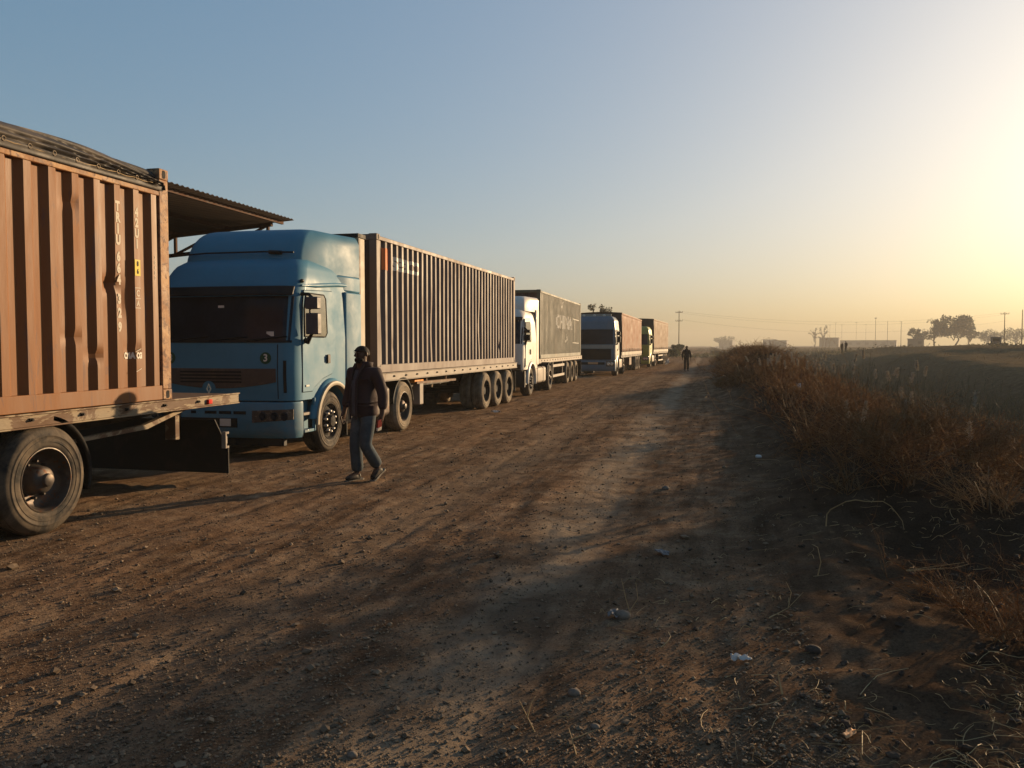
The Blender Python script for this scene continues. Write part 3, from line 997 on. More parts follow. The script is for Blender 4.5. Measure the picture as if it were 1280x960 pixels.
def mirrors(c, parent, sgn=1, y=0.30, z1=2.52, z0=1.80, m='mirror_grey', out=0.12):
    h = c.hw(2.2)
    g = sub_empty('mirror', parent)
    b = MB()
    b.tube([(sgn * (h - .02), y + .02, z1), (sgn * (h + out), y - .02, z1 - .01), (sgn * (h + out + .05), y - .01, z1 - .06)], 0.026, 8)
    obj('mirror_arm', b, M['plastic'], g)
    b = MB()
    b.tube([(sgn * (h - .02), y + .06, z0 - .02), (sgn * (h + out * .6), y + .02, z0 - .06), (sgn * (h + out + .04), y, z0 + .06)], [0.05, 0.045, 0.02], 8)
    obj('mirror_arm', b, M['plastic'], g)
    k = MB()
    zz = z0 + (z1 - z0) * 0.62
    k.box(sgn * (h + out - .04), sgn * (h + out + .16), y - .07, y + .06, zz + .02, z1 - .05)
    k.box(sgn * (h + out - .03), sgn * (h + out + .17), y - .075, y + .055, z0 + .05, zz - .04)
    k.box(sgn * (h + out + .0), sgn * (h + out + .03), y - .03, y + .01, zz - .05, zz + .03)
    obj('mirror_housing', k, M[m], g, bevel=0.035, smooth=60)
    q = MB()
    q.box(sgn * (h + out - .015), sgn * (h + out + .135), y + .0605, y + .064, zz + .05, z1 - .08)
    q.box(sgn * (h + out - .005), sgn * (h + out + .145), y + .0555, y + .059, z0 + .08, zz - .07)
    obj('mirror_glass', q, M['mirror_glass'], g)
    return g


def tractor_base(parent, L, wb, front_axle, r=0.5, hw=1.22, dual=True, style_f='shallow', style_r='deep', rub_f='rubber', rub_r='pale_rubber', tank=True):
    for sgn in (1, -1):
        obj('chassis_rail', MB().box(sgn * .36, sgn * .45, 0.5, L, 0.72, 0.96), M['chassis'], parent, bevel=0.006)
        wheel(parent, sgn * (hw - 0.005), front_axle, sgn, r, style_f, rub_f)
        wheel(parent, sgn * (hw + 0.005), front_axle + wb, sgn, r, style_r, rub_r, dual=dual)
        mudguard(parent, sgn * (hw - .6), sgn * (hw - .01), front_axle + wb, r, 8, 172, r + .09)
    axle(parent, front_axle, hw, r); axle(parent, front_axle + wb, hw, r)
    obj('fifth_wheel', MB().lathe_x([(0, .02), (0, .45), (.05, .45), (.05, .02)], 24), M['chassis'], parent, (0, front_axle + wb, 1.0)).rotation_euler = (0, -math.pi / 2, 0)
    if tank:
        for sgn in (1, -1):
            y0, y1 = front_axle + .72, front_axle + wb - .72
            b = MB().prism([(x * .3 + sgn * (hw - .32), 0.66 + z * .29) for x, z in [(-1, -.8), (-.8, -1), (.8, -1), (1, -.8), (1, .8), (.8, 1), (-.8, 1), (-1, .8)]], 'y', y0, y1)
            tk = obj('fuel_tank', b, M['pale_rail' if tank == 'pale' else 'rim'], parent, bevel=0.03, smooth=50)
            st = MB()
            for f in (.25, .75):
                y = y0 + (y1 - y0) * f
                st.prism([(x * .308 + sgn * (hw - .32), 0.66 + z * .298) for x, z in [(-1, -.8), (-.8, -1), (.8, -1), (1, -.8), (1, .8), (.8, 1), (-.8, 1), (-1, .8)]], 'y', y - .025, y + .025)
            obj('tank_strap', st, M['chassis'], tk)


def deflector(c, parent, m, z0, z1, y0, y1, hw0, hw1, name='roof_deflector', L=None, hwr=None):
    """roof fairing: swept front, flat top"""
    L = L or c.L
    b = MB(); rows = []
    n = 10
    for i in range(n + 1):
        k = i / n
        z = z0 + (z1 - z0) * math.sin(k * math.pi / 2)
        yf = y0 + (y1 - y0) * (1 - math.cos(k * math.pi / 2))
        h = hw0 + (hw1 - hw0) * k ** 2
        hr = (hwr or h) - (0.10 * max(0, k - .6) / .4 if hwr else 0)
        row = [(-hr, L, z)] + [(-(h + (hr - h) * f), L + (yf + .35 - L) * (1 - f), z) for f in (.85, .6, .35)]
        for j in range(25):
            a = math.pi * j / 24 - math.pi / 2
            q = 0.3 * (j / 24 * 2 - 1) + 0.7 * math.sin(a)
            row.append((q * h, yf + 0.06 * q * q + 0.22 * max(0, (abs(q) - 0.8) / 0.2) ** 2 * (0.6), z))
        row += [((h + (hr - h) * f), L + (yf + .35 - L) * (1 - f), z) for f in (.35, .6, .85)] + [(hr, L, z)]
        rows.append(row)
    b.grid(rows)
    b.add(rows[-1], [tuple(range(len(rows[0])))])
    b.add([r[0] for r in rows] + [r[-1] for r in rows], [(i, i + 1, n + 2 + i, n + 1 + i) for i in range(n)])
    return obj(name, b, M[m], parent, smooth=45)


def wiper(c, parent, x0, x1, z0, z1):
    b = MB()
    b.tube([(x0, c.F(x0, z0) - 0.035, z0), ((x0 + x1) / 2, c.F((x0 + x1) / 2, (z0 + z1) / 2) - 0.04, (z0 + z1) / 2), (x1, c.F(x1, z1) - 0.03, z1)], 0.011, 6)
    return obj('wiper', b, M['plastic'], parent)


def front_text(c, parent, s, x, z, size, m, name='lettering', off=0.006, bold=0.0):
    vs, fs = text_mesh(s, size, (), bold)
    b = MB().add([(x + p[0], c.F(x + p[0], z + p[1]) - off, z + p[1]) for p in vs], fs)
    return obj(name, b, M[m], parent, smooth=0, fix=False)


def disc_front(c, parent, x, z, r, m, name, off=0.004, seg=28, sub=None):
    b = MB()
    vs = [(x, c.F(x, z) - off, z)] + [(x + r * math.cos(a), c.F(x + r * math.cos(a), z + r * math.sin(a)) - off, z + r * math.sin(a)) for a in [2 * math.pi * i / seg for i in range(seg)]]
    b.add(vs, [(0, 1 + i, 1 + (i + 1) % seg) for i in range(seg)])
    return obj(name, b, M[m], parent, smooth=0)

# ================================================================== THE SETTING: ground
def axis_vals(lo, hi, f0, f1, step, g):
    """fine steps between f0 and f1, growing outside"""
    a = list(np.arange(f0, f1, step))
    s = step; x = f1
    while x < hi: a.append(x); s *= g; x += s
    a.append(hi)
    s = step; x = f0 - step; b = []
    while x > lo: b.append(x); s *= g; x -= s
    b.append(lo)
    return np.array(sorted(b + a))


gx = axis_vals(-2500, 2500, -6.5, 6.0, 0.045, 1.035)
gy = []
y = 1.2
while y < 2500:
    gy.append(y); y += max(0.042, y * 0.0056)
gy.append(2500)
back = []
y = 1.2; s = 0.06
while y > -2500: y -= s; s *= 1.12; back.append(y)
gy = np.array(sorted(back) + gy)
GX, GY = np.meshgrid(gx, gy)
GZ = terr(GX, GY)
nx_, ny_ = len(gx), len(gy)
idx = np.arange(nx_ * ny_).reshape(ny_, nx_)
quads = np.stack([idx[:-1, :-1], idx[:-1, 1:], idx[1:, 1:], idx[1:, :-1]], -1).reshape(-1, 4)
ground = raw('ground', np.stack([GX, GY, GZ], -1).reshape(-1, 3), quads, M['ground'], smooth=True)
tag(ground, kind='structure')

# ================================================================== TRUCK 1 (cut by the left edge): rusty orange open-top container on a flat trailer
T1X = -5.84
tr1 = trailer('semi_trailer', 'flat semi-trailer with peeling cream side rail carrying the rusty orange container at the left edge', (T1X - 1.25, -3.5, 0), 0, 13.0, 1.12, (7.2, 8.5, 9.8),
              rail='cream_rail', rubber='rubber', flap=False, legs=True, tail=False)
# full-width rubber flap hung right across the tail, with its bracket, lamp and post
obj('rear_flap', MB().prism([(-1.2, 0.10), (1.17, 0.10), (1.17, 0.42), (1.12, 0.44), (1.12, 0.50), (0.98, 0.78), (-1.2, 0.78)], 'y', 12.84, 12.856), M['flap'], tr1)
br = obj('lamp_bracket', MB().box(1.10, 1.16, 12.80, 12.83, 0.42, 0.63).box(1.10, 1.16, 12.8305, 12.88, 0.42, 0.45).box(1.10, 1.16, 12.8305, 12.88, 0.60, 0.63), M['pale_rail'], tr1, bevel=0.004)
obj('reflector', MB().box(1.115, 1.15, 12.8305, 12.85, 0.48, 0.57), M['plate'], br)
obj('tail_post', MB().box(0.80, 0.94, 12.10, 12.18, 0.60, 0.99), M['cream_rail'], tr1, bevel=0.004)
obj('tail_brace', MB().prism([(9.9, 0.80), (11.3, 0.86), (12.0, 1.0), (12.2, 1.0), (12.2, 0.975), (12.02, 0.965), (11.34, 0.81), (9.9, 0.765)], 'x', 1.08, 1.14), M['cream_rail'], tr1, bevel=0.003)
obj('side_lamp', MB().box(1.232, 1.262, 12.30, 12.38, 1.02, 1.075), M['red_lamp'], tr1, bevel=0.006)

C1Y = 8.13 - 12.19
cor1 = Corr(0.285, 0.084, 0.0585, 0.050, 0.225)
dents = [(11.30, 1.22, 0.06, 0.07, 0.05), (11.46, 1.08, 0.04, 0.2, 0.03), (11.6, 0.55, 0.04, 0.06, 0.025), (10.75, 1.95, 0.035, 0.05, 0.03), (11.05, 0.5, .05, .05, .03), (9.4, 1.4, .03, .05, .015),
         (10.75, 0.68, .05, .05, .025)]
c1, cc1, xf1 = container('shipping_container', 'rusty orange open-top shipping container under a grey tarpaulin, cut by the left edge', (T1X - 1.225, C1Y, 1.123), 0, 12.19, 2.53,
                         'orange_steel', 'orange_post', 'orange_steel', 'shipping containers on the trailers', dents, open_top=True, corr=cor1)


def near_flat(y):
    """nearest outer flat centre"""
    k = round((y - cor1.y0 - cor1.a / 2) / cor1.P)
    return cor1.y0 + k * cor1.P + cor1.a / 2


def near_inner(y):
    k = round((y - cor1.y0 - cor1.a * 1.5 - cor1.s) / cor1.P)
    return cor1.y0 + k * cor1.P + cor1.a * 1.5 + cor1.s


def local_y(u):           # photo column -> y along the orange container's side
    dx, dy, _ = ray(u, 432)
    return dy / dx * T1X - C1Y


ya, yb, yc = near_flat(local_y(149)), near_flat(local_y(174)), near_flat(local_y(189))
side_mark(c1, cor1, xf1, 'TRIU', ya, 2.01, 0.128, 'white_mark', 'lettering', 0.75, 0.008, True, 0.89)
side_mark(c1, cor1, xf1, '664', ya, 1.50, 0.128, 'white_mark', 'lettering', 0.75, 0.008, True, 0.92)
side_mark(c1, cor1, xf1, '329', ya, 1.07, 0.128, 'white_mark', 'lettering', 0.75, 0.008, True, 1.12)
side_mark(c1, cor1, xf1, '42U1', yb, 1.99, 0.122, 'white_mark', 'lettering', 0.75, 0.007, True, 0.9)
stk = side_patch(c1, cor1, xf1, yb - 0.046, yb + 0.05, 1.33, 1.50, 'yellow_mark', 'height_sticker', 0.0055)
side_mark(c1, cor1, xf1 + 0.004, '8', yb, 1.455, 0.07, 'black_mark', 'lettering', 0.8, 0.003)
side_mark(c1, cor1, xf1 + 0.004, '6', yb, 1.375, 0.07, 'black_mark', 'lettering', 0.8, 0.003)
fr = MB()
for (y0, y1, z0, z1) in ((yb - .045, yb + .048, 1.20, 1.207), (yb - .045, yb + .048, 0.99, 0.997), (yb - .045, yb + .048, 1.09, 1.096), (yb - .045, yb - .040, 0.997, 1.2), (yb + .043, yb + .048, 0.997, 1.2)):
    ys = cor1.breaks(y0, y1)
    fr.grid([[(xf1 + cor1.x(y) + 0.0035, y, z) for y in ys] for z in (z0, z1)])
obj('lettering_frame', fr, M['white_mark'], c1, smooth=0)
side_mark(c1, cor1, xf1, 'C', yb, 1.145, 0.09, 'white_mark', 'lettering', 0.8, 0.003)
side_mark(c1, cor1, xf1, 'A', yb, 1.04, 0.075, 'white_mark', 'lettering', 0.8, 0.003)
side_mark(c1, cor1, xf1, '30480', yc, 1.55, 0.05, 'white_mark', 'lettering', 0.8, 0.001, True, 1.1)
ycm = local_y(172)
side_mark(c1, cor1, xf1, 'CMA CGM', ycm, 0.49, 0.085, 'plate', 'lettering', 0.62, 0.006)
sw = MB()
for (z0, z1, a) in ((0.53, 0.56, .03), (0.32, 0.35, .03)):
    sw.add([(xf1 + 0.0042, yb - .05, z0), (xf1 + 0.0042, yb + .03, z1), (xf1 + 0.0042, yb + .03, z1 + .008), (xf1 + 0.0042, yb - .05, z0 + .008)], [(0, 1, 2, 3)])
obj('emblem_stroke', sw, M['white_mark'], c1, smooth=0)

# tarpaulin: sags between hoops, drawn in folds to the back corner
TL = 12.19
b = MB(); rows = []
ny = 420
for j in range(ny + 1):
    y = 0.12 + (TL - 0.24) * j / ny
    e = TL - 0.12 - y                      # distance from the back end
    row = []
    hgt = 0.225 + 0.02 * math.sin(y * 1.9) - 0.02 * math.exp(-e / .5)
    for sg in (-1, 1):
        part = []
        for k in [i / 22 for i in range(23)]:
            a = math.atan2(k * .27, .10 * e + .05)
            amp = 0.055 * min(1, k * 5) * (1 - .5 * k) * (0.45 + .55 * math.exp(-e / 2.5))
            fold = amp * (abs(math.sin(a * 11 + .6 * math.sin(y * .9))) * 1.6 - .8)
            fold += .008 * (vnoise(np.array([y * 3.1]), np.array([k * 4.]), 9)[0] - .5) * min(1, k * 6)
            x = 1.238 - .13 * k ** 1.4 + fold
            part.append((sg * x, y, 2.302 + hgt * k ** .85))
        row.append(part)
    mid = [(q, y, 2.302 + hgt + .06 * (1 - (abs(q) / 1.1) ** 2) - .006 * math.sin(q * 9 + y * 3)) for q in np.linspace(-1.0, 1.0, 15)]
    rows.append(row[0] + mid + row[1][::-1])
b.grid(rows)
for col in (0, -1):
    ed = [r[col] for r in rows]
    b.grid([ed, [(p[0] * 1.003, p[1], p[2] - 0.022) for p in ed]])
for rw in (rows[0], rows[-1]):
    b.grid([rw, [(p[0], p[1] + (0.014 if rw is rows[-1] else -0.014), 2.295) for p in rw]])
tarp = obj('tarpaulin', b, M['grey_tarp'], None, (T1X - 1.225, C1Y, 1.123), smooth=60, solid=0.006)
tag(tarp, 'dark grey tarpaulin with eyelets stretched in folds over the rusty orange container', 'tarpaulin')
for i in range(22):
    y = TL - 0.55 - i * 0.28
    g = MB()
    n = 14
    prev = []
    for k in range(n + 1):
        a = 2 * math.pi * k / n
        prev.append((1.245, y + 0.020 * math.cos(a), 2.35 + 0.020 * math.sin(a)))
    g.tube(prev, 0.006, 6, caps=False)
    obj('eyelet', g, M['brass'], tarp)
rp = MB().tube([(1.243, TL - 0.3 - i * 0.14, 2.345 - 0.012 * (i % 2)) for i in range(44)], 0.005, 5)
obj('rope', rp, M['straw'], tarp)

# ================================================================== OPEN SHED behind the first truck
sx_ = -9.35
shed = thing('open_shed', 'open shed with rusty corrugated roof on steel trusses behind the orange container', 'shed', (sx_, 5.0, 0))
b = MB()
n = 400
rows = []
for i in range(n + 1):
    y = -3 + 15.6 * i / n
    zc = 0.016 * math.sin(i * math.pi / 2.0)
    rows.append([(0.0 - 0.0, y, 4.62 + zc), (-7.5, y, 4.05 + zc)])
b.grid(rows)
obj('roof', b, M['roof_sheet'], shed, solid=0.004, smooth=60)
for yy in (12.2, 7.0, 1.8, -2.6):
    tz = MB()
    tz.bar((-0.35, yy, 4.48), (-7.3, yy, 3.97), 0.09, 0.09)
    tz.bar((-0.35, yy, 4.02), (-7.3, yy, 3.52), 0.08, 0.08)
    for k in range(6):
        x = -0.45 - k * 1.2
        tz.bar((x, yy, 4.0 - (k * 1.2) * .068), (x, yy, 4.46 - (k * 1.2) * .073), 0.06, 0.06)
        tz.bar((x, yy, 4.46 - (k * 1.2) * .073), (x - 1.2, yy, 4.02 - ((k + 1) * 1.2) * .068), 0.05, 0.05)
    obj('truss', tz, M['rusty_iron'], shed)
pl = MB()
for k in range(6):
    x = -0.25 - k * 1.35
    pl.bar((x, -2.9, 4.575 - .076 * -x), (x, 12.5, 4.575 - .076 * -x), 0.06, 0.09)
obj('purlins', pl, M['rusty_iron'], shed)
for yy in (12.2, 7.0, 1.8, -2.6):
    for x in (-1.6, -7.0):
        obj('post', MB().box(x - .07, x + .07, yy - .07, yy + .07, -0.05, 4.02 + (x + .35) * .07), M['rusty_iron'], shed)

# ================================================================== TRUCK 2: the blue one
B2 = (-5.95 - 1.24, 11.05, 0)
bt = thing('truck_tractor', 'pale blue truck tractor with dark sun visor and round green 3 stickers', 'truck', B2, 0, 'truck tractors in the queue')
cb = Cab(2.2, [(0.88, 0.02), (1.3, 0.0), (1.75, 0.02), (2.5, 0.16), (2.66, 0.22), (2.95, 0.42), (3.10, 0.68)],
         [(0.88, 1.235), (1.85, 1.24), (2.5, 1.215), (2.75, 1.19), (2.98, 1.11), (3.10, 1.0)], 0.90, 3.10, 0.09, 0.20, (1.31, 0.5, 0.62))
cb.body('cab_body', 'blue_paint', bt)
cb.front('windshield', 'glass', bt, -1.15, 1.15, 1.80, 2.46, 0.006, nz=12)
# surround below the glass
cb.front('windshield_trim', 'plastic', bt, -1.17, 1.17, 1.765, 1.80, 0.010)
vis = cb.front('sun_visor', 'plastic', bt, -1.17, 1.17, 2.47, 2.61, 0.13, depth=0.03, bevel=0.01)
for x in (-1.0, 0, 1.0):
    obj('visor_bracket', MB().box(x - .02, x + .02, cb.F(x, 2.6) - .12, cb.F(x, 2.6) + .02, 2.53, 2.56), M['plastic'], vis)
for x in (-0.75, -0.1, 0.5): wiper(cb, bt, x, x + 0.62, 1.80, 1.86)
b = MB().box(-0.02, 0.02, -0.001, 0.001, 0, 0)
# front lid with seams, grille, badge, stickers
cb.front('panel_gap', 'seam', bt, -0.99, -0.978, 0.93, 1.74, 0.003, nx=1)
cb.front('panel_gap', 'seam', bt, 0.978, 0.99, 0.93, 1.74, 0.003, nx=1)
gr = cb.front('grille', 'grille', bt, -0.96, 0.96, 1.08, 1.38, 0.010, ztaper=lambda x: 0.10 * min(1, abs(x) / 0.96) ** 2 - 0.0, bevel=0.004)
for i in range(4):
    cb.front('slot', 'opening', gr, -0.62, 0.42, 1.165 + i * 0.05, 1.19 + i * 0.05, 0.0135, depth=0.006)
disc_front(cb, bt, -0.12, 1.075, 0.115, 'blue_paint', 'badge_mount', 0.016)
bd = MB()
xx, zz = -0.12, 1.075
dm = [(0, .085), (.045, 0), (0, -.085), (-.045, 0)]; di = [(0, .045), (.02, 0), (0, -.045), (-.02, 0)]
yq = cb.F(xx, zz) - 0.021
bd.add([(xx + p[0], yq, zz + p[1]) for p in dm] + [(xx + p[0], yq, zz + p[1]) for p in di], [(i, (i + 1) % 4, 4 + (i + 1) % 4, 4 + i) for i in range(4)])
obj('emblem', bd, M['chrome'], bt, smooth=0, solid=0.006)
for x in (0.80, -0.80):
    d = disc_front(cb, bt, x, 1.535, 0.088, 'green_mark', 'round_sticker', 0.005)
    front_text(cb, d, '3', x, 1.535, 0.15, 'yellow_mark' if False else 'plate', 'lettering', 0.008, 0.003)
obj('paper_sticker', MB().box(0.80, 0.92, cb.F(.86, 1.9) - .012, cb.F(.86, 1.9) - .009, 1.86, 1.93), M['plate'], bt)
obj('toll_tag', MB().box(-0.02, 0.08, cb.F(.03, 2.32) - .012, cb.F(.03, 2.32) - .009, 2.29, 2.325), M['plate'], bt)
# black air slot and corner deflector
cb.front('corner_slot', 'opening', bt, 1.07, 1.11, 1.02, 1.50, 0.006, nx=3)
cb.front('corner_slot', 'opening', bt, -1.11, -1.07, 1.02, 1.50, 0.006, nx=3)
# bumper, lamps, plate
bp_ = cb.bumper('bumper', 'blue_dusty', bt, 0.34, 0.88, 0.05, 0.34)
for x0, x1 in ((0.60, 1.20), (-1.20, -0.60)):
    hl = MB(); A = []; Bq = []
    for i in range(5):
        ra = []; rb = []
        for j in range(15):
            x = x0 + (x1 - x0) * j / 14
            lo = 0.575 + 0.05 * (abs(x) - 0.6) / 0.6
            hi = 0.755 + 0.025 * (abs(x) - 0.6) / 0.6
            z = lo + (hi - lo) * i / 4
            y = cb.F(x * 0.985, 0.9) - 0.058
            ra.append((x, y, z)); rb.append((x, y + 0.05, z))
        A.append(ra); Bq.append(rb)
    hl.grid(A); hl.grid(Bq); hl.grid([A[0], Bq[0]]); hl.grid([A[-1], Bq[-1]]); hl.grid([[r[0] for r in A], [r[0] for r in Bq]]); hl.grid([[r[-1] for r in A], [r[-1] for r in Bq]])
    h = obj('headlight', hl, M['lamp_body'], bt, smooth=40)
    for f in (0.28, 0.58, 0.82):
        x = x0 + (x1 - x0) * (f if x0 > 0 else 1 - f)
        y = cb.F(x * 0.985, 0.9) - 0.058
        obj('lamp_lens', MB().lathe_x([(0, 0.0), (0.012, 0.03), (0.010, 0.055), (0, 0.066)], 20), M['glass'], h, (x, y, 0.675)).rotation_euler = (0, 0, -math.pi / 2)
for k in range(5):
    x = -0.66 + k * 0.24
    obj('bumper_slot', MB().box(x, x + 0.2, cb.F(x, .9) - .054, cb.F(x, .9) - .03, 0.70, 0.745), M['opening'], bt)
obj('bumper_mouth', MB().box(-0.62, 0.36, cb.F(0, .9) - .053, cb.F(0, .9) - .02, 0.50, 0.64), M['opening'], bt)
obj('number_plate', MB().box(0.08, 0.26, cb.F(.2, .9) - .066, cb.F(.2, .9) - .058, 0.52, 0.63), M['plate'], bt)
obj('air_dam', MB().box(-1.05, 1.05, 0.10, 0.2, 0.22, 0.36), M['plastic'], bt, bevel=0.01)
# right and left side
for sg in (1, -1):
    dpoly = [(0.34, 1.02), (0.34, 1.80), (0.40, 2.34), (0.46, 2.56), (1.42, 2.60), (1.46, 2.54), (1.46, 1.40), (1.34, 1.27), (1.0, 1.2), (0.72, 1.08), (0.66, 1.02)]
    d = cb.side('door', 'blue_paint', bt, dpoly, 0.012, sg, depth=0.02, bevel=0.006)
    seam(cb, d, dpoly + [dpoly[0]], sg, 0.007, 'door_gap', 0.002)
    cb.side('side_window', 'side_glass', d, [(0.40, 1.86), (0.43, 2.28), (0.50, 2.50), (0.56, 2.52), (1.10, 2.52), (1.16, 2.46), (1.16, 1.92), (1.10, 1.86)], 0.017, sg, 0.008)
    wt = [(0.40, 1.86), (0.43, 2.28), (0.50, 2.50), (0.56, 2.52), (1.10, 2.52), (1.16, 2.46), (1.16, 1.92), (1.10, 1.86), (0.40, 1.86)]
    seam(cb, d, wt, sg, 0.012, 'window_seal', 0.014)
    obj('door_handle', MB().box(sg * 1.252, sg * 1.272, 1.14, 1.24, 1.44, 1.58).box(sg * 1.272, sg * 1.285, 1.12, 1.15, 1.46, 1.56), M['plastic'], d, bevel=0.01)
    obj('marker_lamp', MB().box(sg * 1.25, sg * 1.262, 0.42, 0.52, 1.10, 1.125), M['plate'], d)
    mirrors(cb, bt, sg, 0.38, 2.50, 1.84)
    obj('roof_marker', MB().ball((sg * 1.19, 0.46, 2.70), 0.03, 0.05, 0.03), M['plastic'], bt)
    # raised shoulder rib that runs back from the visor
    rb = MB()
    rb.tube([(sg * 1.20, 0.42, 2.63), (sg * 1.21, 0.9, 2.66), (sg * 1.20, 1.6, 2.72), (sg * 1.19, 2.1, 2.74)], [0.015, 0.035, 0.035, 0.03], 10)
    obj('side_rib', rb, M['blue_paint'], bt, smooth=70)
    fender(cb, bt, 'blue_paint', sg, 0.075, 0.3, 10, 172, 0.60)
    fl = MB(); rows = []
    for k in range(19):
        t = R(-6 + 186 * k / 18)
        rows.append([(sg * (1.245 + dx), 1.31 + math.cos(t) * q, 0.5 + math.sin(t) * q) for dx, q in ((0.0, 0.585), (0.083, 0.585), (0.090, 0.60), (0.082, 0.645), (0.06, 0.655))])
    fl.grid(rows)
    obj('fender_lip', fl, M['cream_box'], bt, smooth=50)
    # steps between bumper and wheel
    st = MB()
    st.box(sg * 0.85, sg * 1.13, 0.345, 0.72, 0.42, 1.02)
    sb = obj('step_box', st, M['blue_dusty'], bt, bevel=0.01)
    for z, x1 in ((0.40, 1.255), (0.66, 1.235), (0.93, 1.225)):
        tr = MB().prism([(sg * 1.0, 0.36), (sg * x1, 0.37), (sg * x1, 0.60 + (0.1 if z < .5 else 0)), (sg * 1.05, 0.70)], 'z', z, z + 0.045)
        obj('step', tr, M['pale_rail' if z > 0.5 else 'blue_dusty'], sb, bevel=0.008)
    obj('step_edge', MB().bar((sg * 1.24, 0.70, 0.40), (sg * 1.24, 0.70, 0.92), 0.04, 0.05), M['blue_dusty'], sb, bevel=0.012)
    # rear corner panels (sleeper side and air deflector)
    sd = MB().prism([(sg * 1.245, 1.86), (sg * 1.262, 1.90), (sg * 1.255, 2.50), (sg * 1.20, 2.50), (sg * 1.20, 1.86)], 'z', 1.06, 2.62)
    obj('side_deflector', sd, M['blue_paint'], bt, bevel=0.02)
    sl = MB().prism([(sg * 1.10, 1.6), (sg * 1.20, 1.9), (sg * 1.243, 2.1), (sg * 1.243, 2.495), (sg * 1.1, 2.495)], 'z', 2.625, 2.895)
    obj('upper_deflector', sl, M['blue_paint'], bt, bevel=0.03, smooth=60)
df = deflector(cb, bt, 'blue_paint', 2.90, 3.60, 0.60, 1.30, 1.02, 0.90, L=2.46, hwr=1.235)
obj('horn', MB().tube([(0.55, 0.62, 3.17), (0.75, 0.66, 3.16)], 0.03, 8), M['plastic'], bt)
obj('roof_rail', MB().tube([(-0.95, 0.66, 3.16), (-0.5, 0.58, 3.17), (0.5, 0.58, 3.17), (0.95, 0.66, 3.16)], 0.014, 6), M['plastic'], bt)
tractor_base(bt, 5.4, 3.35, 1.31, style_r='deep')
# tall pale cabinet standing behind the cab
eb = obj('equipment_box', MB().box(-1.2, 1.17, 2.56, 2.86, 1.0, 3.62), M['cream_box'], bt, bevel=0.012)
obj('box_cap', MB().box(-1.21, 1.185, 2.545, 2.875, 3.622, 3.69), M['chassis'], eb)
obj('box_edge', MB().box(1.172, 1.185, 2.57, 2.64, 1.02, 3.61), M['grille'], eb)
obj('mud_flap', MB().box(0.72, 1.2, 1.98, 2.0, 0.2, 0.95), M['flap'], bt)
obj('air_tank', MB().tube([(0.95, 2.15, 0.55), (0.95, 2.75, 0.55)], 0.14, 16), M['cream_box'], bt)

# its trailer and container
t2rot = R(-1.2)
tr2 = trailer('semi_trailer', 'semi-trailer with pale riveted side rail coupled behind the pale blue tractor', (-6.0 - 1.25, 14.3, 0), t2rot, 10.75, 1.20, (7.35, 8.55, 9.75),
              rail='pale_rail', rubber='pale_rubber', rail_h=0.15, wheel_style='flat')
obj('valve_box', MB().box(1.0, 1.16, 2.55, 2.78, 0.45, 0.92), M['pale_rail'], tr2, bevel=0.02)
obj('tool_rack', MB().bar((1.1, 2.4, 0.93), (1.1, 5.0, 0.90), 0.12, 0.05).bar((1.1, 3.1, 0.94), (1.1, 3.1, 1.05), .04, .04).bar((1.1, 4.4, 0.94), (1.1, 4.4, 1.05), .04, .04), M['brown_frame'], tr2)
obj('spare_wheel_plate', MB().box(0.9, 1.12, 2.36, 2.9, 0.93, 0.99), M['amber'], tr2, bevel=0.01)
cor2 = Corr(0.278, 0.080, 0.059, 0.050, 0.16)
c2, cc2, xf2 = container('shipping_container', 'taupe shipping container with orange and white logo behind the pale blue tractor', (-6.0 - 1.225, 14.45, 1.203), t2rot, 10.35, 2.60,
                         'taupe_steel', 'taupe_steel', 'shaded_front', 'shipping containers on the trailers',
                         [(0.25, 1.5, 0.14, 0.9, 0.03), (3.0, 0.8, .1, .5, .03), (6.6, 1.0, .08, .4, .03), (8.6, .5, .06, .1, .03), (0.8, 0.5, .05, .1, .03)], corr=cor2)
side_patch(c2, cor2, xf2, 0.36, 0.66, 1.96, 2.37, 'orange_mark', 'logo_block')
side_mark(c2, cor2, xf2, 'seaco', 1.55, 2.16, 0.52, 'plate', 'lettering', 1.22, 0.016)

# ================================================================== TRUCK 3: white rounded cab
B3 = (-5.93 - 1.23, 26.45, 0)
wt_ = thing('truck_tractor', 'white truck tractor with rounded fenders and roof fairing under the grey container', 'truck', B3, 0, 'truck tractors in the queue')
cw = Cab(2.4, [(0.9, 0.06), (1.2, 0.02), (1.6, 0.05), (1.9, 0.14), (2.55, 0.30), (2.70, 0.36), (2.92, 0.62), (3.0, 0.85)],
         [(0.9, 1.225), (1.85, 1.23), (2.5, 1.19), (2.8, 1.12), (3.0, 0.98)], 0.92, 3.0, 0.13, 0.26, (1.35, 0.5, 0.62))
cw.body('cab_body', 'white_paint', wt_)
cw.front('windshield', 'glass', wt_, -1.14, 1.14, 1.78, 2.58, 0.006, nz=12)
cw.front('sun_visor', 'plastic', wt_, -1.12, 1.12, 2.56, 2.68, 0.10, 0.03)
for i in range(4): cw.front('grille', 'opening', wt_, -0.8, 0.8, 1.02 + i * .15, 1.12 + i * .15, 0.008)
cw.bumper('bumper', 'chassis', wt_, 0.34, 0.88, 0.03, 0.3)
for x0, x1 in ((0.66, 1.12), (-1.12, -0.66)):
    cw.front('headlight', 'lamp_body', wt_, x0, x1, 0.93, 1.1, 0.012)
for x in (-0.6, 0.1): wiper(cw, wt_, x, x + 0.6, 1.79, 1.86)
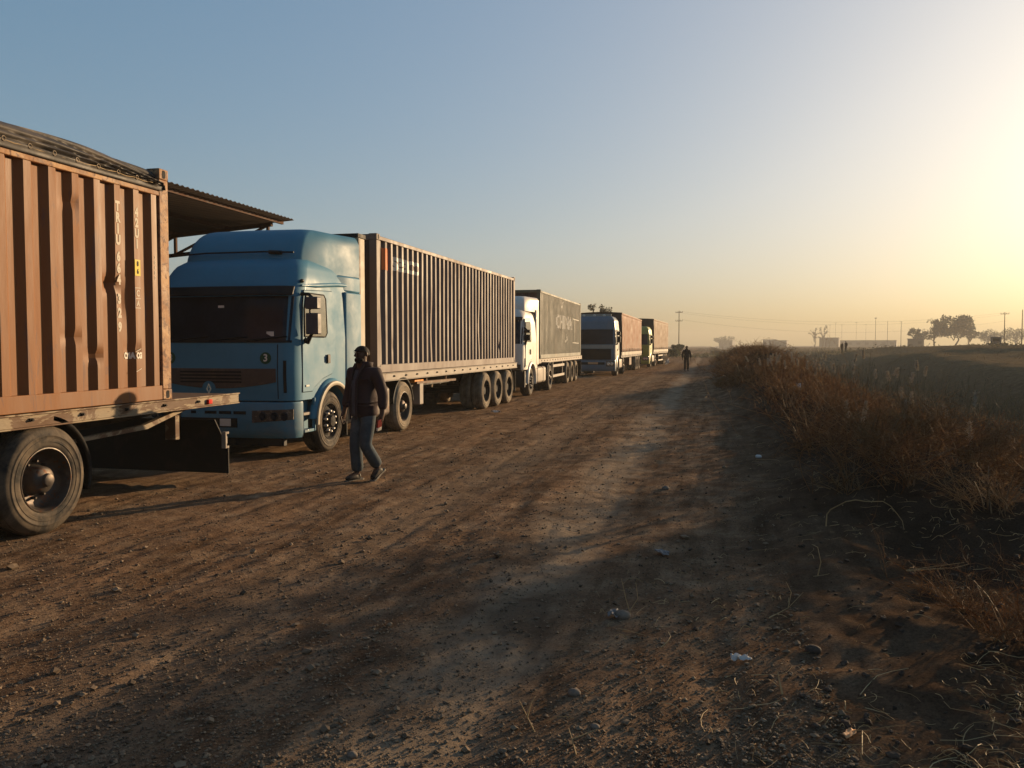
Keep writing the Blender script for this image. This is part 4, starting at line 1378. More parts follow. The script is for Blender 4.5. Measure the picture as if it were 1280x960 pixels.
for sg in (1, -1):
    dpoly = [(0.46, 1.05), (0.46, 1.8), (0.52, 2.3), (0.60, 2.62), (1.45, 2.64), (1.5, 2.58), (1.5, 1.4), (1.35, 1.27), (0.9, 1.2), (0.72, 1.05)]
    d = cw.side('door', 'white_paint', wt_, dpoly, 0.012, sg, 0.02, 0.006)
    seam(cw, d, dpoly + [dpoly[0]], sg, 0.007, 'door_gap', 0.002)
    cw.side('side_window', 'side_glass', d, [(0.52, 1.86), (0.56, 2.26), (0.64, 2.52), (1.28, 2.54), (1.34, 2.48), (1.34, 1.92), (1.28, 1.84)], 0.017, sg, 0.008)
    obj('door_handle', MB().box(sg * 1.24, sg * 1.262, 1.12, 1.26, 1.42, 1.60), M['plastic'], d, bevel=0.01)
    cw.side('corner_slot', 'opening', wt_, [(0.30 + .1, 1.0), (0.44, 1.0), (0.44, 1.3), (0.40, 1.3)], 0.006, sg, 0.01)
    fender(cw, wt_, 'white_paint', sg, 0.06, 0.3, -10, 185, 0.60)
    mirrors(cw, wt_, sg, 0.42, 2.30, 1.84, 'plastic', 0.03)
    sd = MB().prism([(sg * 1.20, 2.2), (sg * 1.235, 2.23), (sg * 1.23, 2.66), (sg * 1.18, 2.66), (sg * 1.18, 2.2)], 'z', 1.05, 2.975)
    obj('side_deflector', sd, M['white_paint'], wt_, bevel=0.015)
    st = obj('step_box', MB().box(sg * .85, sg * 1.12, 0.34, 0.76, 0.42, 0.9), M['plastic'], wt_, bevel=0.01)
    obj('step', MB().box(sg * 1.0, sg * 1.22, 0.36, 0.72, 0.42, 0.46).box(sg * 1.0, sg * 1.2, 0.36, 0.72, 0.68, 0.72), M['chrome'], st)
deflector(cw, wt_, 'white_paint', 2.90, 3.42, 0.80, 1.35, 1.08, 0.95, L=2.62, hwr=1.23)
tractor_base(wt_, 5.6, 3.5, 1.35, style_f='shallow', tank='pale', rub_r='rubber')
obj('tow_hook', MB().tube([(0.7, -0.04, 0.62), (0.7, -0.1, 0.62), (0.82, -0.1, 0.62), (0.82, -0.04, 0.62)], 0.018, 6), M['red_lamp'], wt_)

t3rot = R(0.6)
tr3 = trailer('semi_trailer', 'semi-trailer with white side guard frame carrying the grey container behind the white cab', (-6.22 - 1.25, 30.2, 0), t3rot, 12.1, 1.22, (7.4, 8.7, 10.0),
              rail='pale_rail', rubber='pale_rubber', rail_h=0.16, wheel_style='flat', guard=(3.6, 6.5), legs=True)
cor3 = Corr(0.278, 0.10, 0.05, 0.022, 0.16)
c3, cc3, xf3 = container('shipping_container', 'weathered grey shipping container with faded white lettering above the white cab', (-6.2 - 1.225, 30.75, 1.223), t3rot, 10.9, 2.62,
                         'grey_steel', 'grey_steel', 'shaded_front', 'shipping containers on the trailers', [(5.0, 1.0, .3, .3, .015)], corr=cor3)
side_mark(c3, cor3, xf3, 'CHINA', 5.8, 1.50, 0.80, 'faded_mark', 'lettering', 1.75, 0.02)
lg = MB()
for (y0, z0, y1, z1, w) in ((4.9, 2.0, 5.6, 2.42, .10), (6.3, 0.95, 6.7, 0.65, .12), (6.2, 0.62, 6.6, 0.85, .1), (8.2, 1.75, 10.2, 1.72, .04), (8.2, 0.62, 10.2, 0.60, .04), (9.0, 0.62, 9.0, 1.72, .05), (9.5, 1.2, 9.5, 1.7, .03)):
    n = 14
    for i in range(n):
        ya_, yb_ = y0 + (y1 - y0) * i / n, y0 + (y1 - y0) * (i + 1) / n
        za_, zb_ = z0 + (z1 - z0) * i / n, z0 + (z1 - z0) * (i + 1) / n
        if abs(y1 - y0) < 0.01:
            lg.add([(xf3 + cor3.x(y0) + .004, y0 - w / 2, za_), (xf3 + cor3.x(y0) + .004, y0 + w / 2, za_), (xf3 + cor3.x(y0) + .004, y0 + w / 2, zb_), (xf3 + cor3.x(y0) + .004, y0 - w / 2, zb_)], [(0, 1, 2, 3)])
        else:
            lg.add([(xf3 + cor3.x(ya_) + .004, ya_, za_), (xf3 + cor3.x(yb_) + .004, yb_, zb_), (xf3 + cor3.x(yb_) + .004, yb_, zb_ + w), (xf3 + cor3.x(ya_) + .004, ya_, za_ + w)], [(0, 1, 2, 3)])
obj('stencil_lines', lg, M['faded_mark'], c3, smooth=0, fix=False)


# ================================================================== TRUCKS 4 and 5: flat-fronted cabs with curtained trailers
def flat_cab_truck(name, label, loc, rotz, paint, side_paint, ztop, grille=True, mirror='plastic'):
    t = thing(name, label, 'truck', loc, rotz, 'truck tractors in the queue')
    c = Cab(2.25, [(0.5, 0.05), (1.2, 0.0), (1.75, 0.02), (2.6, 0.12), (ztop - 0.25, 0.2), (ztop, 0.45)],
            [(0.5, 1.235), (1.85, 1.24), (2.6, 1.22), (ztop - .2, 1.16), (ztop, 1.02)], 0.92, ztop, 0.06, 0.13, (1.38, 0.5, 0.62))
    c.body('cab_body', paint, t)
    c.front('windshield', 'glass', t, -1.17, 1.17, 1.80, 2.62, 0.006)
    c.front('sun_visor', paint, t, -1.15, 1.15, 2.64, 2.74, 0.07, 0.03)
    if grille:
        c.front('brand_bar', 'silver_sunlit', t, -1.12, 1.12, 1.56, 1.76, 0.012)
        c.front('grille', 'opening', t, -1.0, 1.0, 0.95, 1.54, 0.012)
        for i in range(4): c.front('grille_bar', 'plastic', t, -0.95, 0.95, 1.05 + i * .13, 1.08 + i * .13, 0.022)
    else:
        c.front('grille', 'opening', t, -0.75, 0.75, 1.1, 1.5, 0.012)
        for i in range(3): c.front('grille_bar', paint, t, -0.75, 0.75, 1.19 + i * .1, 1.22 + i * .1, 0.02)
    bmp = c.bumper('bumper', paint, t, 0.30, 0.90, 0.05, 0.4)
    obj('bumper_mouth', MB().box(-0.75, 0.65, c.F(0, .9) - .053, c.F(0, .9) - .02, 0.66, 0.80), M['opening'], t)
    obj('number_plate', MB().box(-0.28, 0.28, c.F(.2, .9) - .066, c.F(.2, .9) - .054, 0.69, 0.80), M['paper_orange'], t)
    for x0, x1 in ((0.72, 1.18), (-1.18, -0.72)):
        h = MB(); A = []; Bq = []
        for z in (0.56, 0.86):
            A.append([(x0 + (x1 - x0) * j / 10, c.F((x0 + (x1 - x0) * j / 10) * .985, .9) - .058, z) for j in range(11)])
            Bq.append([(p[0], p[1] + .05, p[2]) for p in A[-1]])
        h.grid(A); h.grid([A[0], Bq[0]]); h.grid([A[-1], Bq[-1]]); h.grid([[A[0][0], A[1][0]], [Bq[0][0], Bq[1][0]]]); h.grid([[A[0][-1], A[1][-1]], [Bq[0][-1], Bq[1][-1]]])
        hh = obj('headlight', h, M['lamp_body'], t, smooth=30)
        for f in (.3, .7):
            x = x0 + (x1 - x0) * f
            obj('lamp_lens', MB().lathe_x([(0, 0), (.015, .04), (.01, .075), (0, .085)], 16), M['chrome'], hh, (x, c.F(x * .985, .9) - .058, 0.71)).rotation_euler = (0, 0, -math.pi / 2)
    for x in (-0.7, 0.05): wiper(c, t, x, x + 0.65, 1.81, 1.88)
    for sg in (1, -1):
        dpoly = [(0.26, 0.96), (0.28, 1.8), (0.36, 2.62), (1.3, 2.64), (1.34, 2.58), (1.34, 1.3), (1.0, 1.2), (0.74, 0.98)]
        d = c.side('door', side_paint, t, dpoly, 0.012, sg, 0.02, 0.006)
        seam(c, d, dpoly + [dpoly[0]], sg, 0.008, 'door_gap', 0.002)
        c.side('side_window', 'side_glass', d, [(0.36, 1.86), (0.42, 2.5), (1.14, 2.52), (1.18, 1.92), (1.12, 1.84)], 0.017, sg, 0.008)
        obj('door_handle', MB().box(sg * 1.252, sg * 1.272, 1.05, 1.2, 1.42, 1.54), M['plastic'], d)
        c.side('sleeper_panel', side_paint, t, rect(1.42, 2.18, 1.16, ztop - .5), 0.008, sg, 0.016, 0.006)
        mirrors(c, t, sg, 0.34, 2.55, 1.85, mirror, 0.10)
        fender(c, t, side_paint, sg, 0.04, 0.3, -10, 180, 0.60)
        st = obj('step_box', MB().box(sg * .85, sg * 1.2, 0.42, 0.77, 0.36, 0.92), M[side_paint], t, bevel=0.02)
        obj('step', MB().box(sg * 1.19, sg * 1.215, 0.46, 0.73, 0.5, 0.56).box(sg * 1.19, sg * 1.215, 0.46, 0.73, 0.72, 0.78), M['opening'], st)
    return t, c


def curtain_body(t, L, zdeck, H, m, hw=1.25, board=True, bows=True):
    """curtain sides hung from a top rail, headboard and sagging sheet roof: parts of the trailer"""
    for sg in (1, -1):
        b = MB(); rows = []
        n = int(L / 0.06)
        for z in np.linspace(zdeck + (0.22 if board else 0.0), zdeck + H - .08, 14):
            k = (z - zdeck) / H
            rows.append([(sg * (hw - .015 + 0.022 * math.sin(i * 0.06 * 2 * math.pi / 0.62 + 1.3 * math.sin(z)) + 0.03 * (vnoise(np.array([i * .05]), np.array([k * 3.]), 4)[0] - .5)), 0.05 + (L - .1) * i / n, z) for i in range(n + 1)])
        b.grid(rows)
        obj('curtain', b, M[m], t, smooth=60, solid=0.004)
        obj('top_rail', MB().box(sg * (hw - .06), sg * (hw + .012), 0.03, L - .03, zdeck + H - .09, zdeck + H - .01), M[m], t, bevel=0.006)
        if board:
            obj('side_board', MB().box(sg * (hw - .04), sg * (hw + .006), 0.03, L - .03, zdeck + .002, zdeck + .20), M['cream_box'], t, bevel=0.005)
            st = MB()
            for i in range(int(L / 0.9)):
                y = 0.4 + i * .9
                st.box(sg * (hw + .0), sg * (hw + .022), y, y + .05, zdeck - .1, zdeck + .42)
            obj('curtain_straps', st, M['plate'], t)
    obj('headboard', MB().box(-hw + .02, hw - .02, 0.0, 0.045, zdeck + .002, zdeck + H - .02), M['shaded_front'], t)
    obj('tail_doors', MB().box(-hw + .02, hw - .02, L - .045, L, zdeck + .002, zdeck + H - .02), M['brown_frame'], t)
    b = MB(); rows = []
    for i in range(41):
        y = 0.02 + (L - .04) * i / 40
        rows.append([(x, y, zdeck + H + 0.05 * (1 - (x / hw) ** 2) + .012 * math.cos(i * 1.9)) for x in np.linspace(-hw, hw, 9)])
    b.grid(rows)
    obj('roof', b, M['grey_tarp'], t, smooth=60, solid=0.02)


t4, c4 = flat_cab_truck('truck_tractor', 'steel blue flat-fronted truck tractor with broad dark grille and side coloured pale as if sunlit', (-5.06 - 1.24, 46.1, 0), R(0.3), 'steel_blue', 'silver_sunlit', 3.34)
tractor_base(t4, 5.6, 3.6, 1.38, style_f='flat', rub_r='rubber')
for x in (-0.6, 0.0, 0.55):
    obj('roof_lamp', MB().ball((x, 0.55, 3.42), 0.09, .06, .06, 10, 6), M['plate'], t4)
obj('roof_board', MB().box(-1.0, 0.95, 0.62, 0.68, 3.37, 3.50), M['silver_sunlit'], t4, bevel=0.01)
tr4 = trailer('semi_trailer', 'semi-trailer with russet curtain sides behind the steel blue tractor', (-5.02 - 1.25, 49.2, 0), R(-0.2), 14.2, 1.14, (9.6, 10.9, 12.2),
              rail='pale_rail', rubber='pale_rubber', wheel_style='flat', legs=True)
curtain_body(tr4, 14.2, 1.14, 2.52, 'red_tarp')
obj('tool_box', MB().box(0.75, 1.2, 5.2, 6.6, 0.45, 0.95), M['brown_frame'], tr4, bevel=0.02)

t5, c5 = flat_cab_truck('truck_tractor', 'yellow-green truck tractor, farthest cab in the queue', (-4.55 - 1.24, 65.7, 0), R(-2.0), 'lime_paint', 'lime_paint', 3.2, grille=False)
tractor_base(t5, 5.6, 3.6, 1.38, style_f='flat', rub_r='rubber')
tr5 = trailer('semi_trailer', 'semi-trailer with tan curtain sides at the far end of the queue', (-4.42 - 1.25, 69.0, 0), R(-2.3), 13.2, 1.2, (9.2, 10.5, 11.8),
              rail='pale_rail', rubber='pale_rubber', wheel_style='flat', guard=(4.2, 8.2))
curtain_body(tr5, 13.2, 1.2, 2.7, 'tan_tarp')

# ================================================================== PEOPLE
def skin(name, J, bones, m, parent, root, sub=2, smooth_=True):
    """one continuous surface grown round a skeleton of joints (x, y, z, radius[, radius2])"""
    me = bpy.data.meshes.new(name)
    keys = list(J)
    me.from_pydata([J[k][:3] for k in keys], [(keys.index(a), keys.index(b)) for a, b in bones], [])
    bm = bmesh.new(); bm.from_mesh(me)
    lay = bm.verts.layers.skin.verify()
    bm.verts.ensure_lookup_table()
    for i, k in enumerate(keys):
        r = J[k][3]; r2 = J[k][4] if len(J[k]) > 4 else r
        bm.verts[i][lay].radius = (r, r2)
        bm.verts[i][lay].use_root = (k == root)
    bm.to_mesh(me); bm.free()
    o = link(name, me, m, parent)
    s = o.modifiers.new('skin', 'SKIN'); s.use_smooth_shade = True; s.use_x_symmetry = False
    d = o.modifiers.new('sub', 'SUBSURF'); d.levels = sub; d.render_levels = sub
    return o


def chain(*k): return list(zip(k, k[1:]))


def person(label, loc, rotz, pose, mats, scale=1.0, detail=True, group=None):
    p = thing('person', label, 'person', loc, rotz, group)
    p.scale = (scale,) * 3
    J = dict(pelvis=(0, 0, .95, .125, .10), spine=(0, -.01, 1.15, .125, .095), chest=(0, .0, 1.33, .14, .10), neck=(0, -.015, 1.47, .055), jaw=(0, -.045, 1.545, .066, .07), head=(0, -.045, 1.625, .082, .09), crown=(0, -.035, 1.685, .06, .065))
    for s, n in ((-1, 'r'), (1, 'l')):
        q = pose[n]
        J['sh' + n] = (s * .185, .01, 1.405, .06)
        for key, r in (('el', .044), ('wr', .03), ('pa', .036)): J[key + n] = (*q[key], r)
        J['hip' + n] = (s * .09, .0, .90, .085)
        for key, r in (('kn', .058), ('an', .04), ('to', .032)): J[key + n] = (*q[key], r)
    bones = chain('pelvis', 'spine', 'chest', 'neck', 'jaw', 'head', 'crown')
    for n in 'rl':
        bones += chain('chest', 'sh' + n, 'el' + n, 'wr' + n, 'pa' + n) + chain('pelvis', 'hip' + n, 'kn' + n, 'an' + n, 'to' + n)
        if detail:
            w = Vector(J['pa' + n][:3]); a = (w - Vector(J['wr' + n][:3])).normalized()
            s = -1 if n == 'r' else 1
            f = Vector((0, -1, 0)); inn = Vector((-s, 0, 0))
            for i, (off, ln) in enumerate(((.028, .070), (.010, .080), (-.009, .074), (-.026, .058))):
                b0 = w + f * off + a * .035; b1 = b0 + a * ln * .5 + inn * .006; b2 = b1 + a * ln * .38 + inn * .028
                for t, (b, r) in enumerate(((b0, .0105), (b1, .0095), (b2, .0075))): J[f'f{n}{i}{t}'] = (*b, r)
                bones += chain('pa' + n, f'f{n}{i}0', f'f{n}{i}1', f'f{n}{i}2')
            t0 = w + f * .036 - a * .01; t1 = t0 + f * .022 + a * .03 + inn * .012; t2 = t1 + a * .03 + inn * .012
            for t, (b, r) in enumerate(((t0, .013), (t1, .0105), (t2, .0085))): J[f't{n}{t}'] = (*b, r)
            bones += chain('pa' + n, f't{n}0', f't{n}1', f't{n}2')
    skin('body', J, bones, M['skin'], p, 'pelvis')
    # trousers
    T = dict(w=(0, 0, 1.0, .145, .115), c=(0, .005, .90, .135, .12))
    tb = [('w', 'c')]
    for s, n in ((-1, 'r'), (1, 'l')):
        q = pose[n]
        k, a = Vector(q['kn']), Vector(q['an'])
        h = Vector((s * .085, .0, .84))
        mt = h.lerp(k, .5); mc = k.lerp(a, .5); e = k.lerp(a, .98)
        for key, v, r in (('h', h, .105), ('m', mt, .098), ('k', k, .084), ('x', mc, .083), ('e', e, .082)): T[key + n] = (*v, r)
        tb += chain('c', 'h' + n, 'm' + n, 'k' + n, 'x' + n, 'e' + n)
    skin('trousers', T, tb, mats['trousers'], p, 'c')
    # jacket with padded rolls
    Jk = dict(hem=(0, .01, .80, .20, .16), b1=(0, .005, .90, .198, .16), b2=(0, -.005, 1.02, .186, .155), b3=(0, -.01, 1.14, .18, .15), b4=(0, -.005, 1.25, .185, .148), ch=(0, .005, 1.36, .168, .125), co=(0, .0, 1.45, .095, .09), c2=(0, -.008, 1.50, .085, .082))
    jb = chain('hem', 'b1', 'b2', 'b3', 'b4', 'ch', 'co', 'c2')
    for s, n in ((-1, 'r'), (1, 'l')):
        q = pose[n]
        sh = Vector((s * .20, .01, 1.385)); el = Vector(q['el']); wr = Vector(q['wr'])
        pts = [(sh, .09), (sh.lerp(el, .33), .08), (sh.lerp(el, .66), .078), (el, .072), (el.lerp(wr, .45), .07), (el.lerp(wr, .9), .058)]
        for i, (v, r) in enumerate(pts): Jk[f's{n}{i}'] = (*v, r)
        jb += chain('ch', *[f's{n}{i}' for i in range(6)])
    skin('jacket', Jk, jb, mats['jacket'], p, 'b3')
    # shoes
    for n in 'rl':
        a, t = Vector(pose[n]['an']), Vector(pose[n]['to'])
        d = (t - a); d.z = 0 if detail is None else d.z
        f = (t - a).normalized()
        toe = t + f * 0.05 + Vector((0, 0, -.0)); heel = a + Vector((0, .045, -.045)) if a.z < .13 else a + Vector((0, .06, -.03))
        S = dict(h=(*heel, .042), m=(*((heel + toe) / 2 + Vector((0, 0, .01))), .046), b=(*heel.lerp(toe, .8), .045, .034), t=(*toe, .035, .026), q=(*(a + Vector((0, .005, .0))), .048))
        sh_ = skin('shoe', S, chain('h', 'm', 'b', 't') + [('m', 'q')], mats['shoe'], p, 'm')
        so = MB()
        up = Vector((0, 0, 1)); ax = (toe - heel).normalized(); sd = ax.cross(up).normalized(); nn = sd.cross(ax)
        prof = [(-.035, .03), (-.01, .038), (.08, .036), (.17, .044), (.22, .04), (.255, .02)]
        low = [heel + ax * u_ + sd * w_ - nn * .047 for u_, w_ in prof] + [heel + ax * u_ - sd * w_ - nn * .047 for u_, w_ in reversed(prof)]
        k = len(low)
        so.add(low + [v + nn * .022 for v in low], [tuple(range(k))[::-1], tuple(range(k, 2 * k))] + [(i, (i + 1) % k, k + (i + 1) % k, k + i) for i in range(k)])
        obj('sole', so, M['sole'], sh_, smooth=0)
    if detail:
        hd = Vector((0, -.045, 1.622))
        f = MB()
        f.tube([hd + Vector((0, -.088, .025)), hd + Vector((0, -.104, -.004)), hd + Vector((0, -.112, -.018)), hd + Vector((0, -.09, -.03))], [.010, .014, .018, .012], 8)
        obj('nose', f, M['skin'], p, smooth=80)
        for s in (-1, 1):
            obj('eye', MB().ball(hd + Vector((s * .034, -.083, .018)), .010, .006, .006, 10, 6), M['eye'], p, smooth=80)
            obj('brow', MB().tube([hd + Vector((s * .014, -.093, .036)), hd + Vector((s * .034, -.092, .041)), hd + Vector((s * .052, -.078, .035))], [.005, .006, .003], 6), M['hair'], p, smooth=80)
            obj('ear', MB().ball(hd + Vector((s * .086, .006, -.002)), .013, .02, .032, 10, 8), M['skin'], p, smooth=80)
        obj('mouth', MB().tube([hd + Vector((-.026, -.083, -.058)), hd + Vector((0, -.093, -.057)), hd + Vector((.026, -.083, -.058))], [.004, .008, .004], 6), M['skin'], p, smooth=80)
        bd = MB().ball(hd + Vector((0, -.04, -.075)), .066, .052, .045, 16, 10)
        obj('beard', bd, M['hair'], p, smooth=80)
        hr = MB(); rows = []
        for i in range(9):
            ph = (math.pi * .56) * i / 8
            rows.append([(hd.x + .095 * math.sin(ph) * math.cos(t), hd.y + .012 + .108 * math.sin(ph) * math.sin(t), max(hd.z + .005 + .102 * math.cos(ph), hd.z + (.045 if math.sin(t) < -.3 else -.03))) for t in [2 * math.pi * k / 20 for k in range(21)]])
        obj('hair', hr.grid(rows), M['hair'], p, smooth=80)
        # open jacket front shows a strip of shirt, stand-up collar
        sp = MB(); rows = []
        for i in range(13):
            z = .84 + .58 * i / 12
            yb = -.005 - (.170 if z < 1.26 else .170 - (z - 1.26) * .5) - .006 * math.sin(i * 1.7)
            rows.append([(-.052 + .085 * k / 4 - .01, yb + .012 * abs(k - 2) / 2 - .006, z) for k in range(5)])
        obj('shirt', sp.grid(rows), mats['shirt'], p, smooth=80, solid=.006)
        for s in (-1, 1):
            obj('jacket_edge', MB().tube([(-.018 + s * .052, -.176, .80), (-.018 + s * .05, -.180, 1.05), (-.018 + s * .05, -.176, 1.16), (-.018 + s * .052, -.17, 1.28), (-.01 + s * .066, -.122, 1.42), (s * .075, -.07, 1.50)], [.013, .016, .014, .017, .02, .016], 8), mats['jacket'], p, smooth=80)
        cl = MB(); rows = []
        for z, r in ((1.44, .098), (1.49, .092), (1.525, .098)):
            rows.append([(r * math.sin(a), .0 - r * .95 * math.cos(a) + .01, z + .01 * math.cos(a)) for a in [R(28 + 304 * k / 24) for k in range(25)]])
        obj('collar', cl.grid(rows), mats['collar'] if 'collar' in mats else mats['jacket'], p, smooth=80, solid=.018)
    return p


walk = dict(r=dict(el=(-.285, .03, 1.12), wr=(-.295, -.05, .90), pa=(-.295, -.07, .825), kn=(-.10, -.06, .49), an=(-.10, -.02, .095), to=(-.115, -.17, .055)),
            l=dict(el=(.275, .05, 1.12), wr=(.285, .03, .885), pa=(.28, .015, .81), kn=(.085, -.08, .48), an=(.085, .16, .17), to=(.09, .06, .065)))
mx, my, mz = gpt(456, 601)
pm = person('bearded man in a dark padded jacket and worn jeans walking past the trucks', (mx, my, th(mx, my)), R(-20), walk,
            dict(trousers=M['jeans'], jacket=M['jacket'], shoe=M['shoe'], shirt=M['shirt']), 1.0)
# the red and white packet in his hand
hp = pm.matrix_basis
mw = Matrix.Translation((mx, my, th(mx, my))) @ Matrix.Rotation(R(-20), 4, 'Z')
pk = thing('packet', 'red packet with a white end held in the walking man\'s hand', 'packet', mw @ Vector((.262, -.01, .73)), R(-20))
pk.rotation_euler = (R(14), R(18), R(-20))
obj('wrapper', MB().box(-.012, .012, -.035, .035, -.03, .08), M['red_pack'], pk, bevel=0.004)
obj('white_end', MB().box(-.0125, .0125, -.036, .036, -.075, -.0305), M['plate'], pk, bevel=0.004)

stand = dict(r=dict(el=(-.27, .04, 1.12), wr=(-.27, -.03, .88), pa=(-.265, -.04, .80), kn=(-.10, -.03, .49), an=(-.11, .0, .09), to=(-.12, -.13, .05)),
             l=dict(el=(.27, .02, 1.12), wr=(.27, -.06, .88), pa=(.265, -.08, .80), kn=(.095, -.06, .49), an=(.10, .08, .10), to=(.11, -.05, .055)))
dk = dict(trousers=M['black_cloth'], jacket=M['black_cloth'], shoe=M['shoe'], shirt=M['black_cloth'])
fx, fy, fz = gpt(858, 464)
person('distant man in black clothes walking on the dirt track', (fx, fy, th(fx, fy)), R(10), stand, dk, 0.98)
for u, sc_, lb in ((1052.5, 0.95, 'left one of two tiny dark figures standing on the far bank'), (1057.5, 0.97, 'right one of two tiny dark figures standing on the far bank')):
    x, y, _ = at(u, 132)
    person(lb, (x, y, th(x, y)), R(40 if u < 1055 else -60), stand, dk, sc_, detail=False, group='figures on the far bank')


# ================================================================== PLANTS, GRAVEL, LITTER
def tubes3(P, rad):
    """P (n,k,3) polylines -> three-sided tapering tubes"""
    n, k, _ = P.shape
    D = np.gradient(P, axis=1)
    D /= np.linalg.norm(D, axis=2, keepdims=True) + 1e-9
    ref = np.where(np.abs(D[..., 2:3]) < .9, np.array([0, 0, 1.0]), np.array([1.0, 0, 0]))
    S = np.cross(D, ref); S /= np.linalg.norm(S, axis=2, keepdims=True) + 1e-9
    U = np.cross(S, D)
    V = []
    for a in (0, 2.094, 4.189):
        V.append(P + (S * math.cos(a) + U * math.sin(a)) * rad[..., None])
    V = np.stack(V, 2).reshape(-1, 3)
    b = (np.arange(n)[:, None, None] * k + np.arange(k - 1)[None, :, None]) * 3
    j = np.arange(3)[None, None, :]
    j2 = (j + 1) % 3
    F = np.stack([b + j, b + j2, b + 3 + j2, b + 3 + j], -1).reshape(-1, 4)
    return V, F


def merge(parts):
    V, F, o = [], [], 0
    for v, f in parts:
        V.append(v); F.append(f + o); o += len(v)
    return np.concatenate(V), np.concatenate(F)


def stalks(base, h, lean, curl, k=4, r=0.003, tip=0.25):
    """curved stems from base (n,3)"""
    n = len(base)
    t = np.linspace(0, 1, k)[None, :, None]
    az = rng.uniform(0, 2 * np.pi, n)
    d = np.stack([np.cos(az), np.sin(az), np.zeros(n)], -1)
    up = np.array([0, 0, 1.0])
    hh = np.asarray(h).reshape(-1, 1, 1) * np.ones((n, 1, 1))
    ln = np.abs(rng.normal(lean, lean * .5, n))[:, None, None]
    cu = rng.normal(curl, curl * .7 + .02, n)[:, None, None]
    az2 = az + rng.normal(0, .8, n)
    d2 = np.stack([np.cos(az2), np.sin(az2), np.zeros(n)], -1)
    P = base[:, None, :] + hh * (up * t * (1 - .25 * cu * t) + d[:, None, :] * ln * t + d2[:, None, :] * cu * t ** 2 * .7)
    rad = np.asarray(r).reshape(-1, 1) * (1 - (1 - tip) * np.linspace(0, 1, k)[None, :]) * np.ones((n, 1))
    return P, rad


def bush_lines(c, rx, h, n1, n2, n3, r0=0.005):
    """a tangled dry bush: stems, branches off them, twigs off those"""
    c = np.asarray(c, float)
    base = c + np.stack([rng.normal(0, rx * .25, n1), rng.normal(0, rx * .25, n1), np.full(n1, -.03)], -1)
    P1, r1 = stalks(base, h * rng.uniform(.6, 1.05, n1), rx / h * .9, .5, 5, r0, .35)
    out = [tubes3(P1, r1)]
    src = P1
    for n, f, rr in ((n2, .5, r0 * .6), (n3, .28, r0 * .38)):
        i = rng.integers(0, len(src), n); j = rng.integers(1, src.shape[1], n)
        b = src[i, j] + rng.normal(0, .004, (n, 3))
        L = h * f * rng.uniform(.5, 1.3, n)
        t = np.linspace(0, 1, 4)[None, :, None]
        d = rng.normal(0, 1, (n, 3)); d[:, 2] = np.abs(d[:, 2]) * .8 + .15
        d /= np.linalg.norm(d, axis=1, keepdims=True)
        e = rng.normal(0, .45, (n, 3))
        P = b[:, None, :] + L[:, None, None] * (d[:, None, :] * t + e[:, None, :] * t ** 2)
        rad = rr * np.array([1, .85, .65, .35])[None, :] * np.ones((n, 1))
        out.append(tubes3(P, rad))
        src = P
    # dry leaf and seed flecks along the twigs
    m_ = n3 * 3
    i = rng.integers(0, len(src), m_); j = rng.integers(1, src.shape[1], m_)
    q = src[i, j] + rng.normal(0, .008, (m_, 3))
    sz = r0 * rng.uniform(.35, 1.15, (m_, 1))
    a = rng.normal(0, 1, (m_, 3)); a /= np.linalg.norm(a, axis=1, keepdims=True)
    b_ = rng.normal(0, 1, (m_, 3)); b_ /= np.linalg.norm(b_, axis=1, keepdims=True)
    out.append((np.stack([q - a * sz * 1.6, q + b_ * sz * .7, q + a * sz * 1.6, q - b_ * sz * .7], 1).reshape(-1, 3), np.arange(m_ * 4).reshape(-1, 4)))
    return merge(out)


def in_frame(x, y, margin=0.15):
    yw = math.radians(13.37)
    cx = x * math.cos(yw) + y * math.sin(yw); cz = -x * math.sin(yw) + y * math.cos(yw)
    return (cz > 1.5) & (np.abs(cx / cz) < 0.6184 * (1 + margin))


# ---- gravel on the track: lies everywhere, nobody could count it
def ico_shape(sub):
    bm = bmesh.new(); bmesh.ops.create_icosphere(bm, subdivisions=sub, radius=1.0)
    bm.verts.index_update()
    v = np.array([tuple(q.co) for q in bm.verts]); f = np.array([[w.index for w in q.verts] for q in bm.faces]); bm.free()
    return v, f


def clods(x, y, s, sink=.3):
    o, f = ico_shape(2)
    n, k = len(x), len(o)
    q = o[None] * 1.6 + rng.uniform(0, 50, (n, 1, 3))
    d = vnoise(q[..., 0] + q[..., 2] * .7, q[..., 1] + q[..., 2] * .5, 5) - .5 + .6 * (vnoise(q[..., 0] * 2.3, q[..., 1] * 2.3 + q[..., 2] * 2, 6) - .5)
    v = o[None] * (1 + .75 * d)[..., None] * np.stack([rng.uniform(.7, 1.3, n), rng.uniform(.7, 1.3, n), rng.uniform(.45, .9, n)], -1)[:, None, :]
    v = v * s[:, None, None] + np.stack([x, y, terr(x, y) + s * (.5 - sink)], -1)[:, None, :]
    return v.reshape(-1, 3), (f[None] + (np.arange(n) * k)[:, None, None]).reshape(-1, 3)


